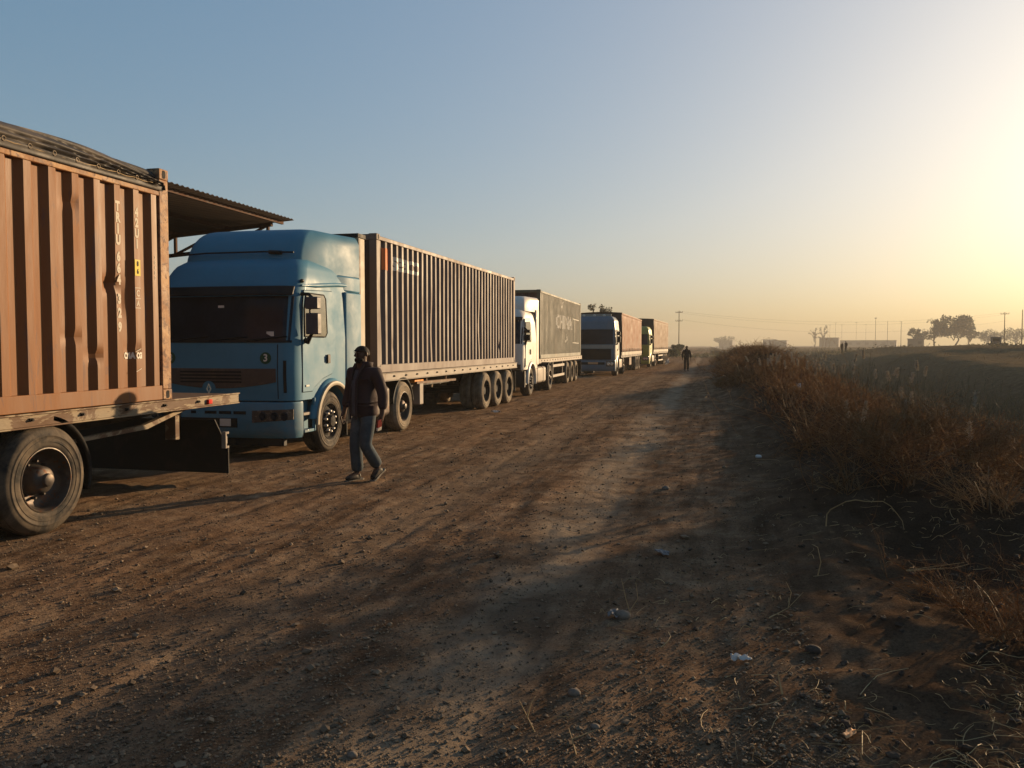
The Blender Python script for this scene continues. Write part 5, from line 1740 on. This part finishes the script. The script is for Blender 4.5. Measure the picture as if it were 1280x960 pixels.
def stones(x, y, s, sink=.25, flat=.7):
    n = len(x)
    o = np.array([[1, 0, 0], [-1, 0, 0], [0, 1, 0], [0, -1, 0], [0, 0, 1], [0, 0, -1],
                  [.6, .6, .5], [-.6, .6, .5], [.6, -.6, .5], [-.6, -.6, .5]], float)
    f = np.array([[0, 6, 8], [6, 2, 7], [7, 1, 9], [9, 3, 8], [4, 8, 6], [4, 6, 7], [4, 7, 9], [4, 9, 8], [0, 2, 6], [2, 1, 7], [1, 3, 9], [3, 0, 8], [5, 2, 0], [5, 1, 2], [5, 3, 1], [5, 0, 3]])
    v = o[None] * (1 + rng.normal(0, .2, (n, 10, 1)))
    v = v * np.stack([rng.uniform(.7, 1.3, n), rng.uniform(.7, 1.3, n), rng.uniform(.5, 1, n) * flat / .7], -1)[:, None, :]
    a = rng.uniform(0, 6.28, n); ca, sa = np.cos(a)[:, None], np.sin(a)[:, None]
    v = np.stack([v[..., 0] * ca - v[..., 1] * sa, v[..., 0] * sa + v[..., 1] * ca, v[..., 2]], -1) * s[:, None, None]
    z = terr(x, y) + s * (.6 - sink)
    v = v + np.stack([x, y, z], -1)[:, None, :]
    F = (f[None] + (np.arange(n) * 10)[:, None, None]).reshape(-1, 3)
    return v.reshape(-1, 3), F


def road_samples(n, v0, v1, u0=-220, u1=1480, pw=1.0):
    v = v0 + (v1 - v0) * rng.uniform(0, 1, n) ** pw
    u = rng.uniform(u0, u1, n)
    p, yw = math.radians(2.65), math.radians(13.37)
    cx, cyv = (u - 640) / 1035, (480 - v) / 1035
    f = math.cos(p) + cyv * math.sin(p); dz = -math.sin(p) + cyv * math.cos(p)
    t = EYE / -dz
    x = (cx * math.cos(yw) - f * math.sin(yw)) * t; y = (cx * math.sin(yw) + f * math.cos(yw)) * t
    return x, y


M['gravel'] = leafy('gravel', (0.055, 0.038, 0.025), (0.23, 0.165, 0.105), 0.8, 0.95, 0)
x, y = road_samples(150000, 500, 1080)
s = np.exp(rng.normal(math.log(.0034), .55, len(x))) * (1 + np.clip((np.hypot(x, y) - 4) * .05, 0, 1))
k = (x < 0.6) & (x > -6.4) & (rng.uniform(0, 1, len(x)) < .25 + 1.1 * np.clip(fbm(x * .9, y * .9, 3, 101) + .35 + .25 * gauss(x, -2.6, 1.3), 0, 1) * (1 - .6 * gauss(x, -.95, .35)))
v_, f_ = stones(x[k], y[k], s[k])
tag(raw('gravel', v_, f_, M['gravel']), 'loose brown gravel strewn over the dirt track', 'gravel', kind='stuff')

# ---- clods of dark loose soil on the verge and berm
M['clod'] = leafy('soil_clods', (0.03, 0.02, 0.014), (0.085, 0.058, 0.04), 0.8, 0.95, 0)
x, y = road_samples(3200, 500, 1080, 540, 1480)
s = np.minimum(np.exp(rng.normal(math.log(.010), .6, len(x))), .022)
k = (x > -.5) & (x < 5) & (rng.uniform(0, 1, len(x)) < .06 + 1.0 * sst(.2, 1.3, x) * np.clip(fbm(x * .8, y * .8, 3, 111) + .42, 0, 1))
v_, f_ = clods(x[k], y[k], s[k])
tag(raw('soil_clods', v_, f_, M['clod']), 'dark crumbled soil clods along the verge and berm', 'soil', kind='stuff')

# ---- straw, roots and twigs lying about
x, y = road_samples(9000, 540, 1080, 600, 1480)
k = (x > -.7) & (rng.uniform(0, 1, len(x)) < (.2 + .6 * sst(-.3, .9, x)) * np.clip(.3 + 3.2 * fbm(x * 1.3, y * 1.3, 3, 115), .04, 1))
x, y = x[k], y[k]
n = len(x)
L = np.exp(rng.normal(math.log(.085), .65, n)); az = rng.uniform(0, 6.28, n)
t = np.linspace(0, 1, 5)[None, :]
cu = rng.normal(0, .9, n)[:, None]
ang = az[:, None] + cu * t
px = x[:, None] + np.cumsum(np.cos(ang), 1) * L[:, None] / 5; py = y[:, None] + np.cumsum(np.sin(ang), 1) * L[:, None] / 5
pz = terr(px.ravel(), py.ravel()).reshape(px.shape) + .006 + (rng.uniform(0, .03, n) * (rng.uniform(0, 1, n) < .5))[:, None] * np.sin(t * 3.14)
rad = rng.uniform(.0008, .0024, n)[:, None] * np.array([1, 1, .9, .8, .6])[None, :]
v_, f_ = tubes3(np.stack([px, py, pz], -1), rad)
tag(raw('straw_litter', v_, f_, M['straw']), 'dry straw and root ends scattered on the dark verge', 'straw', kind='stuff')

# ---- low dead grass and brush that merges into one mass on the berm
def brush_density(x, y):
    edge = 1.55 + .5 * np.sin(y * .55) + .5 * fbm(y * .25, y * 0, 2, 121) - .9 * sst(14, 34, y)
    d = sst(-.2, .5, x - edge) * (1 - sst(3.8, 5.8, x - .03 * np.clip(y - 12, 0, 40)))
    gap = np.exp(-(((x - 3.2) / 2.4) ** 2 + ((y - 7.6) / 1.7) ** 2))
    d = d * (1 - gap) * sst(4.4, 5.2, y + .25 * x)
    d = d * np.maximum(sst(8.0, 9.6, y), .0)
    return d * np.clip(.6 + 2.6 * fbm(x * .55, y * .4, 3, 131), 0, 1)


def scatter(n, ymin, ymax, x0, x1, dens, pw=2.0):
    y = ymin + (ymax - ymin) * rng.uniform(0, 1, n) ** pw
    x = rng.uniform(x0, x1, n)
    k = (rng.uniform(0, 1, n) < dens(x, y)) & in_frame(x, y, .5)
    return x[k], y[k]


parts = []
x, y = scatter(5200, 4.5, 75, .3, 7, brush_density, 1.9)
for xi, yi in zip(x, y):
    d = math.hypot(xi, yi)
    q = 1 + d * .012
    hgt = random.uniform(.2, .54) * (1.0 if d > 9 else .7)
    n1, n2, n3 = (7, 30, 90) if d < 14 else ((5, 18, 44) if d < 30 else (4, 10, 18))
    parts.append(bush_lines((xi, yi, th(xi, yi)), random.uniform(.2, .42) * q, hgt, n1, n2, n3, .0035 * (1 + d * .055)))
hf = len(parts) // 2
random.shuffle(parts)
v_, f_ = merge(parts[:int(len(parts) * .68)])
print('brush polys', len(f_))
tag(raw('dry_brush', v_, f_, M['brush']), 'tangled russet dead brush covering the berm', 'brush', kind='stuff')
v_, f_ = merge(parts[int(len(parts) * .68):])
tag(raw('dry_grass', v_, f_, M['brush_tan']), 'tan dead grass mixed into the brush on the berm', 'grass', kind='stuff')

# ---- reeds and tall weeds in and beside the ditch
def reed_density(x, y):
    return sst(4.2, 6.0, x) * (1 - sst(13, 17, x)) * np.clip(.3 + 1.7 * fbm(x * .3, y * .25, 3, 141) + .2, .04, 1) * sst(9, 13, y)


x, y = scatter(12000, 9, 95, 4, 20, reed_density, 1.6)
base = np.stack([x, y, terr(x, y) - .03], -1)
dd = np.hypot(x, y)
P, rad = stalks(base, rng.uniform(.5, 1.3, len(x)) * (.6 + .4 * sst(5, 9, x)), .10, .15, 5, .0028 * (1 + dd * .045), .35)
pr = [tubes3(P, rad)]
for rep in range(2):
    i = rng.integers(0, len(P), len(P)); j = rng.integers(1, 4, len(P))
    Pb, rb = stalks(P[i, j], rng.uniform(.12, .4, len(P)), .45, .5, 4, .0022 * (1 + dd[i] * .045), .3)
    pr.append(tubes3(Pb, rb))
v_, f_ = merge(pr)
tag(raw('reeds', v_, f_, M['reed']), 'grey-green reeds and weeds filling the ditch', 'reeds', kind='stuff')

# sparse stubble over the field beyond
x, y = scatter(14000, 20, 150, 12, 120, lambda a, b: np.clip(.3 + 1.6 * fbm(a * .12, b * .12, 3, 151), 0, 1), 1.3)
dd = np.hypot(x, y)
base = np.stack([x, y, terr(x, y) - .02], -1)
P, rad = stalks(base, rng.uniform(.08, .32, len(x)), .5, .4, 3, .004 * (1 + dd * .04), .3)
v_, f_ = tubes3(P, rad)
tag(raw('field_stubble', v_, f_, M['brush_tan']), 'dry stubble over the field beyond the ditch', 'stubble', kind='stuff')


# ---- bushes and plumed reeds one can single out
def dry_bush(u, v, h, w, label, m='brush', big=(16, 90, 260), r0=.005):
    x, y, z = gpt(u, v)
    t = thing('dry_bush', label, 'bush', (x, y, z), random.uniform(0, 6), 'dry bushes on the berm')
    v1, f1 = bush_lines((0, 0, 0), w, h, *big, r0)
    raw('twigs', v1, f1, M[m], t)
    P, rad = stalks(np.zeros((7, 3)) + rng.normal(0, w * .1, (7, 3)) * [1, 1, 0], h * rng.uniform(.6, .9, 7), w / h * .6, .4, 5, r0 * 1.9, .4)
    v2, f2 = tubes3(P, rad)
    raw('stems', v2, f2, M['twig'], t)
    return t


dry_bush(1262, 800, .42, .40, 'low rusty bush at the lower right edge of the photo', 'brush', (22, 160, 620), .003)
dry_bush(1200, 762, .20, .22, 'small tan tuft left of the lower right bush', 'brush_tan', (14, 60, 160), .0022)
dry_bush(1060, 612, .75, .50, 'big russet bush with bare arching twigs at the near edge of the brush', 'brush', (18, 120, 420), .004)
dry_bush(1130, 608, .58, .45, 'dark round bush in the brush right of the big russet one', 'brush', (16, 110, 420), .004)
dry_bush(1010, 560, .70, .55, 'rust-red bush at the left edge of the brush', 'brush', (16, 100, 360), .005)
dry_bush(1245, 640, .45, .50, 'sprawling tan bush on the bank near the right edge', 'brush_tan', (18, 110, 360), .004)
dry_bush(985, 510, .8, .7, 'rust-brown bush beside the white rag, farther up the verge', 'brush', (16, 90, 260), .007)
dry_bush(930, 478, .8, .9, 'low orange-brown bush where the verge meets the track', 'brush', (16, 80, 220), .009)
dry_bush(1085, 570, .8, .5, 'tall bush of bare forked twigs amid the brush', 'brush_tan', (12, 70, 180), .005)


def plumed_reed(u, v, d, n, npl, label, tint='plume', wide=.25):
    x, y, zt = at(u, d, v)
    z = th(x, y)
    h = max(.35, zt - z + .05)
    t = thing('plumed_reed', label, 'reed', (x, y, z), 0, 'plumed reeds by the ditch')
    b = np.stack([rng.normal(0, wide, n), rng.normal(0, wide, n), np.full(n, -.05)], -1)
    P, rad = stalks(b, h * rng.uniform(.75, 1.05, n), .10, .12, 6, .003 * (1 + d * .03), .5)
    v1, f1 = tubes3(P, rad)
    raw('stems', v1, f1, M['reed'], t)
    for i in range(min(n, npl)):
        tip = P[i, -1]
        k = 170
        dirv = (P[i, -1] - P[i, -2]); dirv /= np.linalg.norm(dirv)
        tt = rng.uniform(0, 1, k)
        s0 = tip[None] + dirv[None] * (tt * .21 - .06)[:, None] + rng.normal(0, .012, (k, 3)) * (1 - tt[:, None] * .6)
        Q, rr = stalks(s0, rng.uniform(.015, .04, k), .5, .5, 3, .0022 * (1 + d * .06), .5)
        v2, f2 = tubes3(Q, rr)
        raw('plume', v2, f2, M[tint], t)
    return t


plumed_reed(972, 448, 27, 18, 13, 'pale plumed reeds glowing at the top of the verge', wide=.45)
plumed_reed(1005, 458, 24, 8, 6, 'small plumed reed tuft right of the glowing reeds', wide=.25)
plumed_reed(1075, 546, 12, 5, 3, 'reed stem with a fluffy white head amid the brush', wide=.10)
plumed_reed(1130, 556, 11, 3, 1, 'reed with an orange-lit woolly head on the brush top', wide=.05)
plumed_reed(1115, 456, 21, 22, 10, 'broad stand of plumed reeds in front of the field', wide=.6)
plumed_reed(1050, 448, 23, 12, 5, 'thin plumed reeds below the two far figures', wide=.5)
plumed_reed(1186, 514, 15, 3, 1, 'single reed with a small white tuft against the dark ditch', wide=.05)
plumed_reed(1215, 546, 11, 3, 1, 'short stalk with a white woolly tip above the tan bush', wide=.05)
plumed_reed(1242, 494, 14, 6, 1, 'tall forked weed near the right edge of the ditch', 'plume', wide=.2)
plumed_reed(1147, 486, 17, 5, 2, 'thin stalk with two pale tufts left of the dark ditch', wide=.12)


# ---- larger bits lying on the ground
def stone(u, v, r, label, m='stone'):
    x, y, z = gpt(u, v)
    b = MB().ball((0, 0, 0), r, r * .8, r * .62, 14, 9)
    b.v = [tuple(np.array(p) * (1 + .28 * (vnoise(np.array([p[0] / r * 1.3 + u]), np.array([p[1] / r * 1.3 + p[2] / r]), 3)[0] - .5))) for p in b.v]
    return tag(obj('stone', b, M[m], None, (x, y, z + r * .3), smooth=40), label, 'stone', 'loose stones on the verge')


stone(718, 868, .034, 'round pale stone on the sunlit patch near the lower edge')
stone(744, 910, .022, 'small pale stone below the round one on the sunlit patch')
stone(778, 772, .055, 'grey stone beside the crumpled plastic film')
stone(832, 612, .05, 'white stone on the verge by the track edge')
stone(440, 946, .024, 'pale stone at the lower edge of the track')
stone(1016, 815, .045, 'dark stone among the clods of the berm', 'bark')
stone(948, 572, .05, 'bright stone below the brush on the dark verge', 'paper_white')


def scrap(u, v, w, label, m, name='plastic_scrap', cat='litter', hgt=.3, seed=0, lift=.01, n=14):
    x, y, z = gpt(u, v)
    r_ = random.Random(seed)
    b = MB(); rows = []
    sx1, sy1 = w, w * r_.uniform(.4, .7)
    for i in range(n + 1):
        row = []
        for j in range(n + 1):
            p, q = i / n * 2 - 1, j / n * 2 - 1
            wob = 1 + .16 * math.sin(2 * math.atan2(q, p) + seed) + .10 * math.sin(5 * math.atan2(q, p) + seed * 2)
            sq = math.sqrt(1 - .42 * min(1, p * p * q * q)); wob *= sq
            zz = hgt * w * abs(vnoise(np.array([p * 2.2 + seed]), np.array([q * 2.2]), seed)[0]) + hgt * w * .4 * vnoise(np.array([p * 5 + seed]), np.array([q * 5]), seed + 3)[0]
            row.append((p * sx1 * wob * .5, q * sy1 * wob * .5, zz))
        rows.append(row)
    b.grid(rows)
    o = obj(name, b, M[m], None, (x, y, z + lift), smooth=25, solid=.0015)
    o.rotation_euler = (0, 0, r_.uniform(0, 6))
    return tag(o, label, cat, 'litter on the ground')


scrap(926, 830, .10, 'crumpled white plastic rag on the dark verge', 'paper_white', 'plastic_rag', 'litter', .35, 3)
scrap(768, 772, .13, 'grey plastic film lying left of the grey stone', 'paper_grey', 'plastic_film', 'litter', .25, 5)
scrap(1062, 922, .085, 'orange piece of card at the lower right', 'paper_orange', 'card_scrap', 'litter', .15, 7, .012, 8)
scrap(828, 694, .17, 'flattened grey film on the verge above the crumpled one', 'paper_grey', 'plastic_film', 'litter', .15, 9)
scrap(998, 502, .11, 'white rag caught on the russet brush', 'paper_white', 'plastic_rag', 'litter', .9, 11, .30)
scrap(834, 457, .5, 'white bag lying behind the last trailer', 'paper_white', 'plastic_bag', 'litter', .9, 13)
scrap(620, 517, .22, 'white scrap on the track beside the pale blue truck\'s trailer', 'paper_white', 'paper_scrap', 'litter', .3, 15)
scrap(944, 440, .5, 'small white scrap on the dirt mound by the track\'s end', 'paper_white', 'paper_scrap', 'litter', .4, 17, .3)


def twig(u, v, pts, r, label, m='straw', name='twig'):
    x, y, z = gpt(u, v)
    t = thing(name, label, 'twig', (x, y, z), 0, 'dry stems on the verge')
    for i, p in enumerate(pts):
        P = [Vector(q) for q in p]
        obj('stem' if i == 0 else 'side_stem', MB().tube(P, [r * (1 - .6 * k / (len(P) - 1)) for k in range(len(P))], 6), M[m], t, smooth=60)
    return t


twig(668, 915, [[(0, 0, 0), (-.035, .01, .06), (-.075, .02, .13)], [(-.035, .01, .06), (-.02, .02, .12), (.0, .03, .15)]], .004, 'forked pale stalk standing by the track at the lower edge')
twig(720, 945, [[(0, 0, .005), (-.03, .08, .03), (-.055, .14, .05)], [(-.03, .08, .03), (.03, .13, .04), (.07, .16, .05)]], .0035, 'forked straw on the sunlit patch right of the pale stalk')
twig(826, 812, [[(0, 0, .01), (.03, .03, .03), (.05, .08, .05), (.035, .13, .06)]], .004, 'curled bright straw above the sunlit patch')
twig(978, 868, [[(0, 0, .0), (-.012, .02, .05), (-.02, .05, .09)]], .006, 'short bright stub of reed right of the white rag')
twig(788, 768, [[(0, 0, .0), (-.03, .0, .10), (-.06, .02, .22)], [(-.005, 0, .02), (.045, .02, .10), (.03, .03, .20)]], .003, 'pair of thin bent stems over the grey stone')
twig(1022, 720, [[(0, 0, .0), (.02, .0, .10), (.0, .02, .2), (-.04, .02, .22)]], .004, 'hooked pale stem standing on the berm')
twig(1165, 722, [[(-.2, 0, .03), (-.05, .02, .05), (.15, .0, .08), (.25, .05, .1)], [(-.18, .03, .03), (.0, .06, .06), (.22, .05, .11)]], .005, 'bundle of straw lying on the berm left of the right edge bush')
twig(1080, 660, [[(-.3 * math.cos(k * .2618), .05 * math.sin(k * .9), 0.24 * max(0.0, math.sin(k * .2618)) ** .8 + .012 * math.sin(k * 1.7)) for k in range(13)]], .006, 'arched bare stem below the big russet bush')
twig(985, 770, [[(-.12, -.1, .01), (.0, .0, .05), (.1, .12, .12)], [(0, 0, .05), (.02, .03, .14), (-.01, .05, .2)]], .003, 'thin upright sprig at the foot of the berm')


# ================================================================== FAR THINGS
FAR = 1.7


def tree(u, dist, h, w, label, m='leaf_far', n=2600, seed=0, gaps=.0, name='tree', leaf=.32, base=.22, group='distant trees'):
    r_ = np.random.default_rng(seed)
    if dist > 200: dist *= FAR; h *= FAR; w *= FAR; leaf *= FAR
    x, y, _ = at(u, dist)
    t = thing(name, label, 'tree', (x, y, th(x, y)), 0, group)
    limbs = [[(0, 0, -.2), (.05 * w * r_.normal(), .05 * w * r_.normal(), h * .25), (.08 * w * r_.normal(), .08 * w * r_.normal(), h * .5)]]
    tips = []
    for i in range(11):
        a = i * 2.4 + r_.uniform(0, .7); z0 = h * r_.uniform(.2, .5); rr = w * r_.uniform(.28, .52); z1 = h * r_.uniform(.45, .92)
        if i > 7: rr *= .45; z1 = h * r_.uniform(.8, .95)
        p1 = np.array([rr * math.cos(a), rr * math.sin(a), z1])
        mid = np.array([rr * .45 * math.cos(a + .2), rr * .45 * math.sin(a + .2), z0 + (z1 - z0) * .6])
        limbs.append([(0, 0, z0), tuple(mid), tuple(p1)])
        tips += [mid, p1, p1 * .85 + mid * .15]
    tb = MB()
    for k, l_ in enumerate(limbs):
        q = h * (.03 if k == 0 else .013)
        tb.tube(l_, [q, q * .7, q * .3], 7)
    obj('trunk', tb, M['bark'], t, smooth=60)
    tips = np.array(tips)
    c = tips[r_.integers(0, len(tips), n)]
    rad = w * .17 * (1 - gaps * .4)
    off = r_.normal(0, 1, (n, 3)); off /= np.linalg.norm(off, axis=1, keepdims=True) / (r_.uniform(.15, 1, (n, 1)) ** .5)
    cl = c + off * rad * np.array([1.1, 1.1, .8])
    cl[:, 2] = np.maximum(cl[:, 2], h * base)
    cl = cl[fbm(cl[:, 0] / w * 6 + seed, cl[:, 2] / w * 6 + cl[:, 1] / w * 4, 3, seed) > -.12 + gaps * .12]
    n2 = len(cl)
    e1 = r_.normal(0, 1, (n2, 3)); e2 = r_.normal(0, 1, (n2, 3)); sz = leaf * r_.uniform(.5, 1.2, (n2, 1))
    e1 /= np.linalg.norm(e1, axis=1, keepdims=True); e2 /= np.linalg.norm(e2, axis=1, keepdims=True)
    V = np.stack([cl - e1 * sz, cl + e2 * sz * .6, cl + e1 * sz, cl - e2 * sz * .6], 1).reshape(-1, 3)
    raw('crown', V, np.arange(n2 * 4).reshape(-1, 4), M[m], t)
    return t


tree(1192, 290, 9.8, 10.5, 'broad dense tree on the right of the pair across the field', n=5200, seed=3, leaf=.42)
tree(1212, 296, 7.4, 5.5, 'smaller open tree joining the dense one on its right', n=1500, seed=8, gaps=.6, leaf=.36)
tree(1168, 285, 9.3, 8.5, 'open-crowned tree on the left of the pair across the field', n=2500, seed=5, gaps=.7, leaf=.36)
tree(1146, 280, 6.0, 5.0, 'small tree above the square hut left of the pair', n=1300, seed=6, gaps=.3, leaf=.36)
tree(747, 92, 6.3, 3.8, 'thin-crowned tree showing above the steel blue truck', 'leaf_grey', 1500, 11, .5, leaf=.17, base=.5)
tree(1018, 420, 9.5, 5, 'hazy bare tree, left of two beyond the far bank', 'leaf_grey', 420, 13, .9, leaf=.32, base=.5)
tree(1029, 430, 11.0, 6, 'hazy bare tree, right of two beyond the far bank', 'leaf_grey', 420, 14, .9, leaf=.32, base=.6)
for i, (u, d, h, lb) in enumerate(((846, 170, 1.5, 'dark scrub clump left of the distant utility pole\'s foot'), (842, 120, 1.0, 'dark scrub beyond the last trailer'),
                                   (1235, 380, 7, 'hazy bushy tree between the two right-hand poles'), (1270, 390, 7.5, 'hazy tree at the right edge of the horizon'), (905, 520, 7, 'hazy far tree above the dirt mound'))):
    tree(u, d, h, h * 1.5, lb, 'leaf_far', 3200, 30 + i, .1, 'tree' if h > 4 else 'scrub', .3, .02, 'hazy trees and scrub on the horizon')

tree(1405, 22.7, 5.6, 2.7, 'unseen small leafy tree added at the ditch, out of view on the right, to shade the track', 'leaf_far', 2600, 47, .1, leaf=.09, base=.66, group='added shadow casters')  # unseen tree, added to throw the dark band across the track

# scrub along the far bank and horizon, one indistinct mass
n = 9000
ud = rng.uniform(0, 1, n)
d = 110 + 420 * rng.uniform(0, 1, n) ** 1.2
az = np.radians(13.37 * -1 + rng.uniform(-8, 36, n))
x, y = d * np.sin(az + math.radians(0)), d * np.cos(az)
k = (fbm(x * .03, y * .03, 3, 161) > .02) & (x > -7)
x, y, d = x[k], y[k], d[k]
z = terr(x, y)
n = len(x)
q = 24
cl = np.repeat(np.stack([x, y, z], -1), q, 0) + rng.normal(0, 1, (n * q, 3)) * [1.2, 1.2, .16] + [0, 0, .1]
e1 = rng.normal(0, 1, (n * q, 3)); e2 = rng.normal(0, 1, (n * q, 3)); sz = rng.uniform(.06, .2, (n * q, 1))
e1 /= np.linalg.norm(e1, axis=1, keepdims=True); e2 /= np.linalg.norm(e2, axis=1, keepdims=True)
V = np.stack([cl - e1 * sz, cl + e2 * sz * .6, cl + e1 * sz, cl - e2 * sz * .6], 1).reshape(-1, 3)
tag(raw('far_scrub', V, np.arange(n * q * 4).reshape(-1, 4), M['leaf_grey']), 'low hazy scrub dotted over the far fields', 'scrub', kind='stuff')


def pole(u, dist, h, label, arms=1, lamp=False, r=.11):
    if dist > 300: dist *= FAR; h *= FAR; r *= FAR
    x, y, _ = at(u, dist)
    z = th(x, y)
    t = thing('utility_pole', label, 'utility pole', (x, y, z), R(-30), 'utility poles across the plain')
    obj('post', MB().tube([(0, 0, -.3), (0, 0, h)], [r, r * .6], 8), M['wood'], t)
    for k in range(arms):
        a = obj('crossarm', MB().box(-.85, .85, -.05, .05, h - .42 - k * 1.8, h - .33 - k * 1.8), M['wood'], t)
        for xx in (-.8, -.3, .3, .8):
            obj('insulator', MB().tube([(xx, 0, h - .3 - k * 1.8), (xx, 0, h - .1 - k * 1.8)], .05, 6), M['plaster'], a)
    if lamp:
        obj('lamp_head', MB().box(-.7, .7, -.2, .2, h, h + .5), M['chassis'], t, bevel=.05)
    return (x, y, z + h)


pA = pole(848.5, 180, 8.9, 'dark utility pole left of the distant man, standing nearest the queue', 2)
pole(1126, 330, 9.5, 'thin pole just left of the square hut')
pB = pole(1255, 215, 8.8, 'pole with crossarm and box behind the small white building', 1)
pC = pole(1277, 200, 8.6, 'bare pole at the right edge of the photo', 0)
pole(1094, 360, 11.5, 'lamp mast, taller of two over the long low building', 0, True)
pole(1109, 380, 10.5, 'thin mast between the lamp mast and the square hut', 0)
for i, u in enumerate((1037, 1044, 1052, 1070, 1082)):
    pole(u, 430, 11 + (i % 2), ('first', 'second', 'third', 'fourth', 'last')[i] + ' from the left in the row of thin poles over the long building', 1, r=.055)
for i, dz in enumerate((0, -.35, -1.8)):
    for (A_, B_, lb) in ((pA, pB, 'span from the dark pole to the pole at the white building'),):
        pts = []
        for k in range(41):
            f = k / 40
            pts.append((A_[0] + (B_[0] - A_[0]) * f + .3 * i, A_[1] + (B_[1] - A_[1]) * f, A_[2] + (B_[2] - A_[2]) * f - 2.2 * 4 * f * (1 - f) * (1 + .1 * i) + dz - .1))
        w = obj('power_line', MB().tube(pts, .009, 5), M['wire'], None, smooth=60)
        tag(w, ('topmost', 'middle', 'lowest')[i] + ' of the faint cables strung across the sky to the right', 'power line', 'power lines in the sky')


def block(name, u, dist, w, d_, h, label, m='plaster', roof='flat', openings=3, rot=-13, base_v=None):
    if dist > 200: dist *= FAR; w *= FAR; d_ *= FAR; h *= FAR * .82
    x, y, _ = at(u, dist)
    t = thing(name, label, 'building', (x, y, th(x, y) - .1), R(rot), 'buildings on the horizon')
    obj('wall', MB().box(-w / 2, w / 2, 0, d_, -2, h), M[m], t)
    obj('roof', MB().box(-w / 2 - .3, w / 2 + .3, -.3, d_ + .3, h + .002, h + .25), M['dark_plaster'], t)
    for k in range(openings):
        xx = -w / 2 + w * (k + .5) / openings
        if k == 0: obj('door', MB().box(xx - .5, xx + .5, -.04, .05, .1, min(2.1, h * .8)), M['opening'], t)
        else: obj('window', MB().box(xx - w / openings * .24, xx + w / openings * .24, -.04, .05, h * .4, h * .75), M['opening'], t)
    return t


block('hut', 1144.5, 262, 4.2, 4, 3.1, 'dark square hut at the foot of the left-hand trees', 'dark_plaster', openings=2)
bw = block('guard_post', 1247, 190, 3.0, 3, 2.0, 'small stepped white building in front of the right-hand pole', 'plaster', openings=2)
obj('upper_room', MB().box(-1.1, .7, .6, 2.4, 2.26, 3.5), M['plaster'], bw)
obj('upper_window', MB().box(-.8, .4, .56, .62, 2.6, 3.2), M['opening'], bw)
block('low_building', 1073, 470, 36, 12, 4.6, 'long low hazy building beyond the two figures', 'plaster', openings=9)
block('low_building', 1036, 440, 9, 9, 6.0, 'taller hazy block at the left end of the long low building', 'dark_plaster', openings=3)
block('low_building', 907, 520, 8, 9, 5.5, 'pale hazy block above the end of the track', 'plaster', openings=3)
block('low_building', 972, 430, 8.5, 6, 4.0, 'hazy grey box building left of the bare trees', 'plaster', openings=3)
block('low_building', 962, 540, 8, 6, 5.5, 'faint far block just left of the hazy grey box building', 'plaster', openings=2)

# ================================================================== HAZE
hz = bpy.data.materials.new('haze_air'); hz.use_nodes = True
n_ = hz.node_tree.nodes; l_ = hz.node_tree.links
n_.clear()
ou = n_.new('ShaderNodeOutputMaterial'); pv = n_.new('ShaderNodeVolumePrincipled')
pv.inputs['Color'].default_value = (0.95, 0.88, 0.76, 1)
pv.inputs['Density'].default_value = 0.0006
pv.inputs['Anisotropy'].default_value = 0.0
l_.new(pv.outputs[0], ou.inputs['Volume'])
hb = MB().box(-1300, 1300, -1300, 1300, -6, 22)
ho = obj('haze', hb, hz, None, smooth=0)
tag(ho, kind='stuff')
